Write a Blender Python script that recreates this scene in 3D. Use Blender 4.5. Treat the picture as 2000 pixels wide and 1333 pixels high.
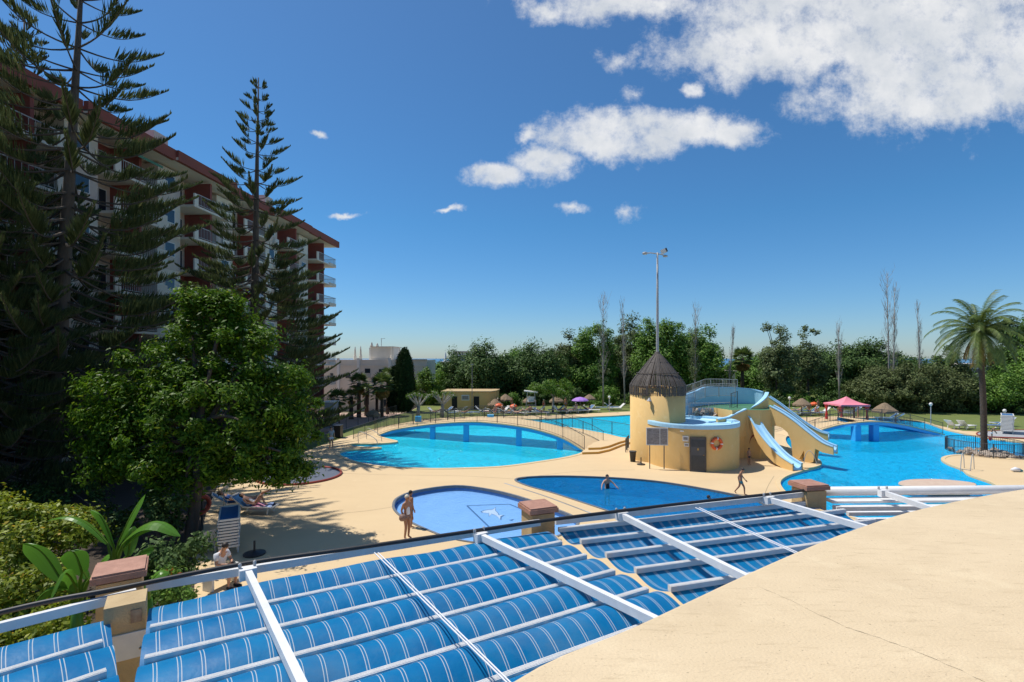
import bpy, bmesh, math, random
import numpy as np
from mathutils import Vector, Matrix, geometry, Quaternion
for o in list(bpy.data.objects): bpy.data.objects.remove(o)
scene = bpy.context.scene
col = scene.collection
R = math.radians
random.seed(7); rng = np.random.default_rng(7)

# ------------------------------------------------------------ camera
H = 7.0            # eye height above the pool deck
F = 1000.0         # focal length in photo pixels (2000 px wide)
HY = 700.0         # photo row of the horizon
cd = bpy.data.cameras.new('camera'); cam = bpy.data.objects.new('camera', cd); col.objects.link(cam)
cam.location = (0, 0, H); cam.rotation_euler = (R(90), 0, 0)
cd.sensor_width = 36.0; cd.lens = 36.0*F/2000.0; cd.shift_y = (HY-666.5)/2000.0
cd.clip_start = 0.1; cd.clip_end = 40000
scene.camera = cam
def G(x, y, z=0.0):
    Y = (H-z)*F/(y-HY); return Vector(((x-1000)/F*Y, Y, z))
def A(x, y, Y):
    return Vector(((x-1000)/F*Y, Y, H-(y-HY)/F*Y))
def lin(r, g=None, b=None):
    if g is None: r, g, b = [int(r[i:i+2], 16)/255 for i in (0, 2, 4)]
    f = lambda c: c/12.92 if c <= .04045 else ((c+.055)/1.055)**2.4
    return (f(r), f(g), f(b), 1)

# ------------------------------------------------------------ sky, sun, exposure
SUN_EL = R(63); SUN_DIR = Vector((-.93, .37, 0)).normalized()
SKY = 0.085
world = bpy.data.worlds.new('World'); scene.world = world; world.use_nodes = True
nt = world.node_tree; N = nt.nodes; L = nt.links
bg = N['Background']; bg.inputs[1].default_value = SKY
sky = N.new('ShaderNodeTexSky'); sky.sky_type = 'NISHITA'; sky.sun_disc = False
sky.sun_elevation = SUN_EL; sky.sun_rotation = math.atan2(SUN_DIR.x, SUN_DIR.y)
sky.air_density = 1.0; sky.dust_density = 0.25; sky.ozone_density = 3.5; sky.altitude = 30
def mth(op, a, b=None, c=None, clamp=False):
    n = N.new('ShaderNodeMath'); n.operation = op; n.use_clamp = clamp
    for i, v in enumerate((a, b, c)):
        if v is None: continue
        if isinstance(v, (int, float)): n.inputs[i].default_value = v
        else: L.new(v, n.inputs[i])
    return n.outputs[0]
tc = N.new('ShaderNodeTexCoord'); sx = N.new('ShaderNodeSeparateXYZ'); L.new(tc.outputs['Generated'], sx.inputs[0])
yy = mth('MAXIMUM', sx.outputs[1], 0.02)
u0 = mth('DIVIDE', sx.outputs[0], yy); v0 = mth('DIVIDE', sx.outputs[2], yy)
cb = N.new('ShaderNodeCombineXYZ'); L.new(u0, cb.inputs[0]); L.new(v0, cb.inputs[1])
def noise(vec, scale, detail=6, rough=.6):
    n = N.new('ShaderNodeTexNoise'); n.inputs['Scale'].default_value = scale; n.inputs['Detail'].default_value = detail
    n.inputs['Roughness'].default_value = rough; L.new(vec, n.inputs['Vector']); return n
nw = noise(cb.outputs[0], 7, 5, .62)
sw = N.new('ShaderNodeSeparateColor'); L.new(nw.outputs['Color'], sw.inputs[0])
u = mth('ADD', u0, mth('MULTIPLY', mth('SUBTRACT', sw.outputs[0], .5), .11))
v = mth('ADD', v0, mth('MULTIPLY', mth('SUBTRACT', sw.outputs[1], .5), .08))
clouds = [(1720,30,470,150,1.1),(1880,110,380,165,1.1),(1520,95,270,85,1),(1770,195,240,75,.9),(2300,60,400,160,1),(1230,8,240,40,.75),(1060,18,50,30,.7),(1400,-60,400,60,.9),
 (1185,258,150,58,1),(1330,246,150,46,.95),(1430,256,110,30,.8),(965,348,80,34,1),(1065,312,90,42,.95),(1260,285,90,34,.9),
 (1028,264,28,20,.7),(1336,166,34,22,.75),(1218,412,42,20,.5),(1115,404,40,12,.55),(875,408,26,7,.6),(622,261,16,8,.6),(680,418,38,6,.5),(1240,185,26,20,.4),(1215,110,60,18,.36)]
dens = None
for (cx, cy, rx, ry, w) in clouds:
    a = mth('DIVIDE', mth('SUBTRACT', u, (cx-1000)/F), rx/F); b = mth('DIVIDE', mth('SUBTRACT', v, (HY-cy)/F), ry/F)
    d = mth('MULTIPLY', mth('SUBTRACT', 1.0, mth('SQRT', mth('ADD', mth('MULTIPLY', a, a), mth('MULTIPLY', b, b)))), w*1.0)
    d = mth('MINIMUM', d, .55)
    dens = d if dens is None else mth('MAXIMUM', dens, d)
nf = noise(cb.outputs[0], 13, 10, .70)
dd = mth('ADD', dens, mth('MULTIPLY', mth('SUBTRACT', nf.outputs[0], .5), 1.7))
mr = N.new('ShaderNodeMapRange'); mr.interpolation_type = 'SMOOTHSTEP'; L.new(dd, mr.inputs[0])
mr.inputs[1].default_value = -.04; mr.inputs[2].default_value = .66
front = mth('GREATER_THAN', sx.outputs[1], .05)
mask = mth('MULTIPLY', mth('MULTIPLY', mr.outputs[0], front), .93)
nc = noise(cb.outputs[0], 9, 7, .6)
cr = N.new('ShaderNodeValToRGB'); L.new(mth('ADD', nc.outputs[0], mth('MULTIPLY', mth('SUBTRACT', .25, dd), .16)), cr.inputs[0])
cr.color_ramp.elements[0].position = .33; cr.color_ramp.elements[0].color = (.74, .78, .83, 1)
cr.color_ramp.elements[1].position = .60; cr.color_ramp.elements[1].color = (1.0, 1.0, 1.0, 1)
sc = N.new('ShaderNodeVectorMath'); sc.operation = 'SCALE'; L.new(cr.outputs[0], sc.inputs[0]); sc.inputs['Scale'].default_value = .80/SKY
mx = N.new('ShaderNodeMix'); mx.data_type = 'RGBA'
hs = N.new('ShaderNodeHueSaturation'); L.new(sky.outputs[0], hs.inputs['Color']); hs.inputs['Saturation'].default_value = 1.12
er = N.new('ShaderNodeValToRGB'); L.new(sx.outputs[2], er.inputs[0])
for e_, (ps_, c_) in zip([er.color_ramp.elements[0], er.color_ramp.elements[1], er.color_ramp.elements.new(.10), er.color_ramp.elements.new(.25)], ((0, (.60, .74, .97, 1)), (.6, (.50, .93, 1.0, 1)), (.10, (.53, .78, 1.0, 1)), (.25, (.48, .83, 1.0, 1)))):
    e_.position = ps_; e_.color = c_
tn = N.new('ShaderNodeMix'); tn.data_type = 'RGBA'; tn.blend_type = 'MULTIPLY'; tn.inputs[0].default_value = 1.0
L.new(hs.outputs[0], tn.inputs[6]); L.new(er.outputs[0], tn.inputs[7])
ts = N.new('ShaderNodeVectorMath'); ts.operation = 'SCALE'; L.new(tn.outputs[2], ts.inputs[0]); ts.inputs['Scale'].default_value = 1.22
L.new(mask, mx.inputs[0]); L.new(ts.outputs[0], mx.inputs[6]); L.new(sc.outputs[0], mx.inputs[7])
L.new(mx.outputs[2], bg.inputs[0])
sd = bpy.data.lights.new('sun', 'SUN'); sd.energy = 4.2; sd.angle = R(.53); sd.color = (1, .955, .88)
sun = bpy.data.objects.new('sun', sd); col.objects.link(sun)
sv = Vector((SUN_DIR.x*math.cos(SUN_EL), SUN_DIR.y*math.cos(SUN_EL), math.sin(SUN_EL)))
sun.rotation_euler = (-sv).to_track_quat('-Z', 'Y').to_euler(); sun.location = (0, 0, 60)
vs = scene.view_settings; vs.view_transform = 'Standard'; vs.look = 'None'; vs.exposure = 0.18; vs.gamma = 1; vs.use_curve_mapping = False

# ------------------------------------------------------------ materials
MATS = {}
def mat(name, c1, c2=None, rough=.7, scale=3.0, bump=0.0, bscale=40.0, metal=0.0, detail=5, spec=.5, contrast=.25, coord='pos', stretch=None):
    """procedural material: two real colours mixed by noise, fine relief by a second noise"""
    if name in MATS: return MATS[name]
    m = bpy.data.materials.new(name); m.use_nodes = True; t = m.node_tree; n = t.nodes; l = t.links
    p = n['Principled BSDF']; p.inputs['Roughness'].default_value = rough; p.inputs['Metallic'].default_value = metal
    p.inputs['Specular IOR Level'].default_value = spec
    c1 = lin(c1) if isinstance(c1, str) else c1
    if c2 is None: c2 = tuple(x*.82 for x in c1[:3])+(1,)
    c2 = lin(c2) if isinstance(c2, str) else c2
    if coord == 'pos':
        g = n.new('ShaderNodeNewGeometry'); vec = g.outputs['Position']
    else:
        g = n.new('ShaderNodeTexCoord'); vec = g.outputs['Object']
    if stretch:
        mp = n.new('ShaderNodeMapping'); mp.inputs['Scale'].default_value = stretch; l.new(vec, mp.inputs[0]); vec = mp.outputs[0]
    nz = n.new('ShaderNodeTexNoise'); nz.inputs['Scale'].default_value = scale; nz.inputs['Detail'].default_value = detail; nz.inputs['Roughness'].default_value = .62
    l.new(vec, nz.inputs['Vector'])
    rp = n.new('ShaderNodeValToRGB'); l.new(nz.outputs[0], rp.inputs[0])
    rp.color_ramp.elements[0].position = .5-contrast; rp.color_ramp.elements[0].color = c2
    rp.color_ramp.elements[1].position = .5+contrast; rp.color_ramp.elements[1].color = c1
    l.new(rp.outputs[0], p.inputs['Base Color'])
    if bump:
        nb = n.new('ShaderNodeTexNoise'); nb.inputs['Scale'].default_value = bscale; nb.inputs['Detail'].default_value = 4; l.new(vec, nb.inputs['Vector'])
        bp = n.new('ShaderNodeBump'); bp.inputs['Strength'].default_value = bump; bp.inputs['Distance'].default_value = .02
        l.new(nb.outputs[0], bp.inputs['Height']); l.new(bp.outputs[0], p.inputs['Normal'])
    MATS[name] = m; return m
def leaf_mat(name, c1, c2, c3=None, trans=.35, rough=.45, spec=.3):
    """foliage: colour varies from leaf to leaf, light passes through"""
    m = bpy.data.materials.new(name); m.use_nodes = True; t = m.node_tree; n = t.nodes; l = t.links
    p = n['Principled BSDF']; p.inputs['Roughness'].default_value = rough; p.inputs['Specular IOR Level'].default_value = spec
    g = n.new('ShaderNodeNewGeometry'); rp = n.new('ShaderNodeValToRGB'); l.new(g.outputs['Random Per Island'], rp.inputs[0])
    rp.color_ramp.elements[0].color = lin(c1); rp.color_ramp.elements[1].color = lin(c2)
    if c3:
        e = rp.color_ramp.elements.new(.94); e.color = lin(c2); rp.color_ramp.elements[-1].color = lin(c3)
    l.new(rp.outputs[0], p.inputs['Base Color'])
    tr = n.new('ShaderNodeBsdfTranslucent'); l.new(rp.outputs[0], tr.inputs[0])
    ms = n.new('ShaderNodeMixShader'); ms.inputs[0].default_value = trans
    l.new(p.outputs[0], ms.inputs[1]); l.new(tr.outputs[0], ms.inputs[2]); l.new(ms.outputs[0], n['Material Output'].inputs[0])
    MATS[name] = m; return m




mat('tan_wall', (.55, .41, .22, 1), (.42, .30, .155, 1), .85, 5, .3, 50)
mat('ochre', (.60, .37, .085, 1), (.52, .31, .07, 1), .75, 2)
mat('terracotta', 'b98a74', '946a58', .7, 9, .3, 70)
mat('white_metal', (.80, .80, .79, 1), (.66, .66, .65, 1), .4, 7, 0)
mat('grey_metal', (.45, .45, .44, 1), (.33, .33, .33, 1), .45, 8, 0)
mat('white_paint', (.78, .78, .76, 1), (.68, .68, .66, 1), .6, 3)
mat('black_rubber', (.018, .018, .02, 1), (.03, .03, .03, 1), .5, 9)
mat('iron', (.035, .042, .05, 1), (.06, .065, .07, 1), .5, 6)
mat('rust', (.18, .07, .03, 1), (.40, .31, .2, 1), .8, 12)
mat('pool_blue', (.05, .45, .85, 1), (.04, .39, .78, 1), .5, 2)
mat('pool_cyan', (.26, .80, .98, 1), (.19, .73, .95, 1), .5, 1.2)
mat('pool_mid', (.07, .50, .90, 1), (.05, .43, .84, 1), .5, 2.0)
mat('pool_right', (.10, .72, .96, 1), (.06, .62, .92, 1), .5, .6)
mat('kids_floor', (.25, .47, .78, 1), (.21, .42, .74, 1), .5, 1.5)
mat('tile_navy', (.03, .10, .27, 1), (.05, .17, .38, 1), .35, 14)
mat('light_blue', (.30, .58, .82, 1), (.25, .52, .77, 1), .5, 3)
mat('sky_blue_paint', (.42, .70, .88, 1), (.36, .64, .84, 1), .5, 3)
mat('grass', (.13, .19, .035, 1), (.085, .13, .022, 1), .9, 1.2, .6, 90, detail=8)
mat('dry_grass', (.17, .19, .045, 1), (.10, .145, .028, 1), .9, .5, .6, 90, detail=8)
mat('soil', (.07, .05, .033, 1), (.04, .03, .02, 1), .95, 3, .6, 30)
mat('terrain', (.16, .14, .09, 1), (.10, .11, .05, 1), .95, .05, .3, 3)
mat('court', (.52, .37, .30, 1), (.45, .31, .25, 1), .85, 1.5)
mat('sea', (.02, .12, .26, 1), (.015, .10, .23, 1), .25, .01)
mat('bark', (.13, .10, .075, 1), (.065, .048, .035, 1), .95, 6, .8, 22, stretch=(1, 1, .3))
mat('bark_red', (.15, .085, .055, 1), (.075, .045, .03, 1), .95, 5, .8, 22)
mat('bark_pale', (.38, .35, .31, 1), (.22, .2, .18, 1), .9, 6, .3, 25, stretch=(1, 1, .4))
mat('palm_bark', (.10, .075, .055, 1), (.045, .034, .027, 1), .95, 9, 1.0, 14)
mat('thatch', (.30, .215, .135, 1), (.17, .12, .075, 1), .95, 9, .9, 40, stretch=(1, 1, .25))
mat('slat', (.135, .115, .10, 1), (.075, .064, .056, 1), .8, 7, .4, 30)
mat('fascia_red', (.30, .083, .055, 1), (.235, .065, .045, 1), .8, .8, .2, 20)
mat('maroon', (.30, .085, .066, 1), (.23, .065, .052, 1), .8, 1.5)
mat('cream', (.76, .70, .60, 1), (.66, .60, .50, 1), .8, 1.0)
mat('cream_pink', (.66, .56, .48, 1), (.58, .49, .42, 1), .8, 1.0)
mat('white_wall', (.74, .69, .61, 1), (.64, .585, .51, 1), .85, .7)
mat('glass', (.035, .05, .06, 1), (.02, .03, .04, 1), .08, 1, spec=.8)
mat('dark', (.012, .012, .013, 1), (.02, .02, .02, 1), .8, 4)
mat('grey_board', (.37, .34, .32, 1), (.20, .175, .16, 1), .7, 18, stretch=(.4, .4, 2.2), contrast=.12)
mat('door_grey', (.10, .105, .115, 1), (.075, .078, .085, 1), .5, 3)
mat('orange', (.80, .13, .025, 1), (.70, .10, .02, 1), .5, 5)
mat('red', (.62, .035, .025, 1), (.5, .028, .02, 1), .6, 4)
mat('rust_red', (.33, .055, .035, 1), (.25, .045, .03, 1), .7, 4)
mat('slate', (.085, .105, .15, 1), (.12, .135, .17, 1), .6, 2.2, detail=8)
mat('pink', (.80, .26, .32, 1), (.74, .22, .28, 1), .75, 3)
mat('purple', (.40, .20, .62, 1), (.35, .17, .56, 1), .7, 3)
mat('skin', (.56, .30, .185, 1), (.48, .245, .15, 1), .55, 6, coord='obj')
mat('skin_tan', (.40, .19, .105, 1), (.34, .16, .085, 1), .55, 6, coord='obj')
mat('hair_dark', (.02, .014, .011, 1), (.035, .025, .02, 1), .6, 20, coord='obj')
mat('hair_blond', (.72, .66, .54, 1), (.58, .5, .38, 1), .6, 20, coord='obj')
mat('cloth_white', (.76, .76, .77, 1), (.68, .68, .7, 1), .8, 10, coord='obj')
mat('cloth_brown', (.15, .085, .06, 1), (.36, .24, .2, 1), .8, 14, coord='obj')
mat('cloth_teal', (.05, .26, .30, 1), (.04, .2, .25, 1), .8, 9, coord='obj')
mat('cloth_blue', (.05, .15, .42, 1), (.04, .12, .35, 1), .8, 9, coord='obj')
mat('cloth_black', (.02, .02, .025, 1), (.03, .03, .035, 1), .8, 9, coord='obj')
mat('cloth_pink', (.75, .15, .30, 1), (.70, .45, .52, 1), .8, 12, coord='obj')
mat('cloth_grey', (.40, .40, .41, 1), (.33, .33, .34, 1), .8, 9, coord='obj')
mat('towel_blue', (.13, .27, .62, 1), (.55, .62, .76, 1), .85, 9, coord='obj')
mat('sling_blue', (.02, .13, .30, 1), (.016, .10, .25, 1), .6, 9, coord='obj')
mat('plastic_white', (.76, .75, .71, 1), (.66, .65, .61, 1), .45, 5, coord='obj')
mat('bin_black', (.02, .021, .025, 1), (.03, .031, .035, 1), .45, 5)
mat('stone', (.48, .40, .32, 1), (.31, .25, .2, 1), .9, 8, .5, 30, coord='obj')
mat('slab_stone', (.60, .46, .35, 1), (.5, .36, .27, 1), .85, 4, .4, 30)
mat('car_paint', (.04, .05, .055, 1), (.035, .04, .045, 1), .25, 2)
mat('plank_green', (.06, .2, .1, 1), (.05, .17, .085, 1), .6, 2)

def plaster_mat(name, c1, c2, scale, bump, layers):
    m = mat(name, c1, c2, .88, scale, bump, 60, detail=10, contrast=.3, stretch=(1, 1.8, 1))
    t = m.node_tree; n = t.nodes; l = t.links; p = n['Principled BSDF']; src = p.inputs['Base Color'].links[0].from_socket
    g = n.new('ShaderNodeNewGeometry'); cur = src
    for sc, lo, hi, c, amt, stt in layers:
        mp = n.new('ShaderNodeMapping'); mp.inputs['Scale'].default_value = stt; mp.inputs['Rotation'].default_value = (0, 0, .6); l.new(g.outputs['Position'], mp.inputs[0])
        z = n.new('ShaderNodeTexNoise'); z.inputs['Scale'].default_value = sc; z.inputs['Detail'].default_value = 6; z.inputs['Roughness'].default_value = .7; l.new(mp.outputs[0], z.inputs['Vector'])
        r = n.new('ShaderNodeMapRange'); r.inputs[1].default_value = lo; r.inputs[2].default_value = hi; r.inputs[4].default_value = amt; l.new(z.outputs[0], r.inputs[0])
        x = n.new('ShaderNodeMix'); x.data_type = 'RGBA'; l.new(r.outputs[0], x.inputs[0]); l.new(cur, x.inputs[6]); x.inputs[7].default_value = c; cur = x.outputs[2]
    l.new(cur, p.inputs['Base Color'])
plaster_mat('plaster_roof', (.71, .56, .36, 1), (.59, .455, .28, 1), 1.3, .3, ((46, .63, .70, (.13, .09, .055, 1), .8, (1, 1.6, 1)), (7, .55, .76, (.38, .28, .16, 1), .6, (.6, 3.4, 1)), (1.1, .54, .75, (.45, .34, .21, 1), .40, (1, 1.5, 1)), (2.6, .56, .72, (.76, .62, .40, 1), .45, (1, 1, 1))))
plaster_mat('yellow_wall', (.79, .53, .215, 1), (.71, .465, .175, 1), .8, .2, ((1.6, .58, .82, (.55, .34, .11, 1), .5, (1, 1, .35)), (6, .62, .8, (.45, .30, .13, 1), .35, (1, 1, .3)), (2.2, .56, .7, (.82, .60, .30, 1), .5, (1, 1, 1))))
plaster_mat('deck', (.68, .51, .295, 1), (.60, .44, .25, 1), .25, .2, ((.55, .60, .80, (.44, .34, .22, 1), .5, (1, 1, 1)), (2.4, .64, .82, (.36, .29, .2, 1), .45, (1, 1, 1)), (.9, .60, .74, (.72, .56, .33, 1), .5, (1, 1, 1)), (14, .70, .76, (.25, .19, .13, 1), .5, (1, 1, 1))))
def water_mat(name, tint, bump, scale, body=(.1, .6, .85, 1), turb=.3):
    m = bpy.data.materials.new(name); m.use_nodes = True; t = m.node_tree; n = t.nodes; l = t.links
    n.remove(n['Principled BSDF'])
    g = n.new('ShaderNodeNewGeometry'); mp = n.new('ShaderNodeMapping'); mp.inputs['Scale'].default_value = (1, 1.0, 1); l.new(g.outputs['Position'], mp.inputs[0])
    n1 = n.new('ShaderNodeTexNoise'); n1.inputs['Scale'].default_value = scale; n1.inputs['Detail'].default_value = 5; n1.inputs['Roughness'].default_value = .6; n1.inputs['Distortion'].default_value = 1.2; l.new(mp.outputs[0], n1.inputs['Vector'])
    bp = n.new('ShaderNodeBump'); bp.inputs['Strength'].default_value = bump; bp.inputs['Distance'].default_value = 1.0
    n2 = n.new('ShaderNodeTexNoise'); n2.inputs['Scale'].default_value = scale*3.4; n2.inputs['Detail'].default_value = 3; n2.inputs['Distortion'].default_value = .8; l.new(mp.outputs[0], n2.inputs['Vector'])
    ad = n.new('ShaderNodeMath'); ad.operation = 'MULTIPLY_ADD'; l.new(n2.outputs[0], ad.inputs[0]); ad.inputs[1].default_value = .45; l.new(n1.outputs[0], ad.inputs[2]); l.new(ad.outputs[0], bp.inputs['Height'])
    gl = n.new('ShaderNodeBsdfGlossy'); gl.inputs['Roughness'].default_value = .04; l.new(bp.outputs[0], gl.inputs['Normal'])
    tp = n.new('ShaderNodeBsdfTransparent'); tp.inputs[0].default_value = tint
    fr = n.new('ShaderNodeFresnel'); fr.inputs[0].default_value = 1.17; l.new(bp.outputs[0], fr.inputs['Normal'])
    df = n.new('ShaderNodeBsdfDiffuse'); df.inputs[0].default_value = body; l.new(bp.outputs[0], df.inputs['Normal'])   # light scattered back by the water itself
    vb = n.new('ShaderNodeMixShader'); vb.inputs[0].default_value = turb; l.new(tp.outputs[0], vb.inputs[1]); l.new(df.outputs[0], vb.inputs[2])
    mx = n.new('ShaderNodeMixShader'); l.new(fr.outputs[0], mx.inputs[0]); l.new(vb.outputs[0], mx.inputs[1]); l.new(gl.outputs[0], mx.inputs[2])
    l.new(mx.outputs[0], n['Material Output'].inputs[0]); MATS[name] = m; return m
water_mat('water', (.70, .96, 1, 1), .6, 1.1, (.025, .76, 1.0, 1), .6)
water_mat('water_deep', (.6, .9, 1, 1), .6, 1.2, (.01, .58, .95, 1), .55)
water_mat('water_mid', (.5, .84, .98, 1), .65, 1.6, (.01, .28, .62, 1), .55)
water_mat('water_kids', (.93, .97, 1, 1), .12, 2.2, (.2, .45, .8, 1), .05)

def awning_mat():
    m = bpy.data.materials.new('awning_cloth'); m.use_nodes = True; t = m.node_tree; n = t.nodes; l = t.links
    p = n['Principled BSDF']; p.inputs['Roughness'].default_value = .45; p.inputs['Specular IOR Level'].default_value = .18
    uv = n.new('ShaderNodeUVMap'); s = n.new('ShaderNodeSeparateXYZ'); l.new(uv.outputs[0], s.inputs[0])
    def mt(op, a, b=None):
        k = n.new('ShaderNodeMath'); k.operation = op
        for i, v in enumerate((a, b)):
            if v is None: continue
            if isinstance(v, (int, float)): k.inputs[i].default_value = v
            else: l.new(v, k.inputs[i])
        return k.outputs[0]
    fr = mt('FRACT', mt('DIVIDE', s.outputs[0], .133))
    d = mt('ABSOLUTE', mt('SUBTRACT', mt('ABSOLUTE', mt('SUBTRACT', fr, .5)), .075))
    st = mt('LESS_THAN', d, .020)
    g = n.new('ShaderNodeNewGeometry'); nz = n.new('ShaderNodeTexNoise'); nz.inputs['Scale'].default_value = 3.5; nz.inputs['Detail'].default_value = 7; l.new(g.outputs['Position'], nz.inputs['Vector'])
    rp = n.new('ShaderNodeValToRGB'); l.new(nz.outputs[0], rp.inputs[0])
    rp.color_ramp.elements[0].position = .3; rp.color_ramp.elements[0].color = (.002, .150, .39, 1)
    rp.color_ramp.elements[1].position = .75; rp.color_ramp.elements[1].color = (.008, .215, .48, 1)
    du = n.new('ShaderNodeTexNoise'); du.inputs['Scale'].default_value = 1.3; du.inputs['Detail'].default_value = 8; du.inputs['Roughness'].default_value = .68; l.new(g.outputs['Position'], du.inputs['Vector'])
    dm = n.new('ShaderNodeMapRange'); dm.inputs[1].default_value = .48; dm.inputs[2].default_value = .75; dm.inputs[4].default_value = .55; l.new(du.outputs[0], dm.inputs[0])
    dx = n.new('ShaderNodeMix'); dx.data_type = 'RGBA'; l.new(dm.outputs[0], dx.inputs[0]); l.new(rp.outputs[0], dx.inputs[6]); dx.inputs[7].default_value = (.12, .22, .36, 1)   # dust
    mx = n.new('ShaderNodeMix'); mx.data_type = 'RGBA'; l.new(st, mx.inputs[0]); l.new(dx.outputs[2], mx.inputs[6]); mx.inputs[7].default_value = (.46, .54, .62, 1)
    l.new(mx.outputs[2], p.inputs['Base Color'])
    n2 = n.new('ShaderNodeTexNoise'); n2.inputs['Scale'].default_value = 9; n2.inputs['Detail'].default_value = 3; l.new(g.outputs['Position'], n2.inputs['Vector'])
    bp = n.new('ShaderNodeBump'); bp.inputs['Strength'].default_value = .2; bp.inputs['Distance'].default_value = .03; l.new(n2.outputs[0], bp.inputs['Height']); l.new(bp.outputs[0], p.inputs['Normal'])
    tr = n.new('ShaderNodeBsdfTranslucent'); l.new(mx.outputs[2], tr.inputs[0])
    ms = n.new('ShaderNodeMixShader'); ms.inputs[0].default_value = .25; l.new(p.outputs[0], ms.inputs[1]); l.new(tr.outputs[0], ms.inputs[2])
    l.new(ms.outputs[0], n['Material Output'].inputs[0]); MATS['awning_cloth'] = m
awning_mat()
leaf_mat('leaf_broad', '35560f', '688c20', '9aa034', .34, .5, .22)
leaf_mat('leaf_pine', '465634', '737d50', '93925e', .32, .6, .15)
leaf_mat('leaf_dark', '324d24', '5c763c', '7c924c', .2, .6, .2)
leaf_mat('leaf_mid', '406422', '76993c', '96b052', .25, .55, .25)
leaf_mat('leaf_olive', '454f2a', '6c784a', '848c58', .25, .6, .2)
leaf_mat('leaf_grey', '4c5c38', '7a885a', '909c70', .3, .6, .2)
leaf_mat('leaf_bright', '42681c', '708f30', '94a544', .35, .5, .3)
leaf_mat('leaf_shrub', '5f7018', '98a52c', 'c8a030', .35, .5, .3)
leaf_mat('leaf_palm', '40562a', '70803e', '8a8a4a', .25, .5, .3)
leaf_mat('leaf_palm_dry', '7a6238', '8e7a44', None, .2, .7, .1)
leaf_mat('leaf_cypress', '1c3018', '2e4520', None, .1, .7, .1)
leaf_mat('leaf_banana', '41721f', '689a36', '90a84a', .4, .35, .45)
leaf_mat('leaf_rust', 'a8641e', '8a4a18', None, .3, .6, .2)

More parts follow.
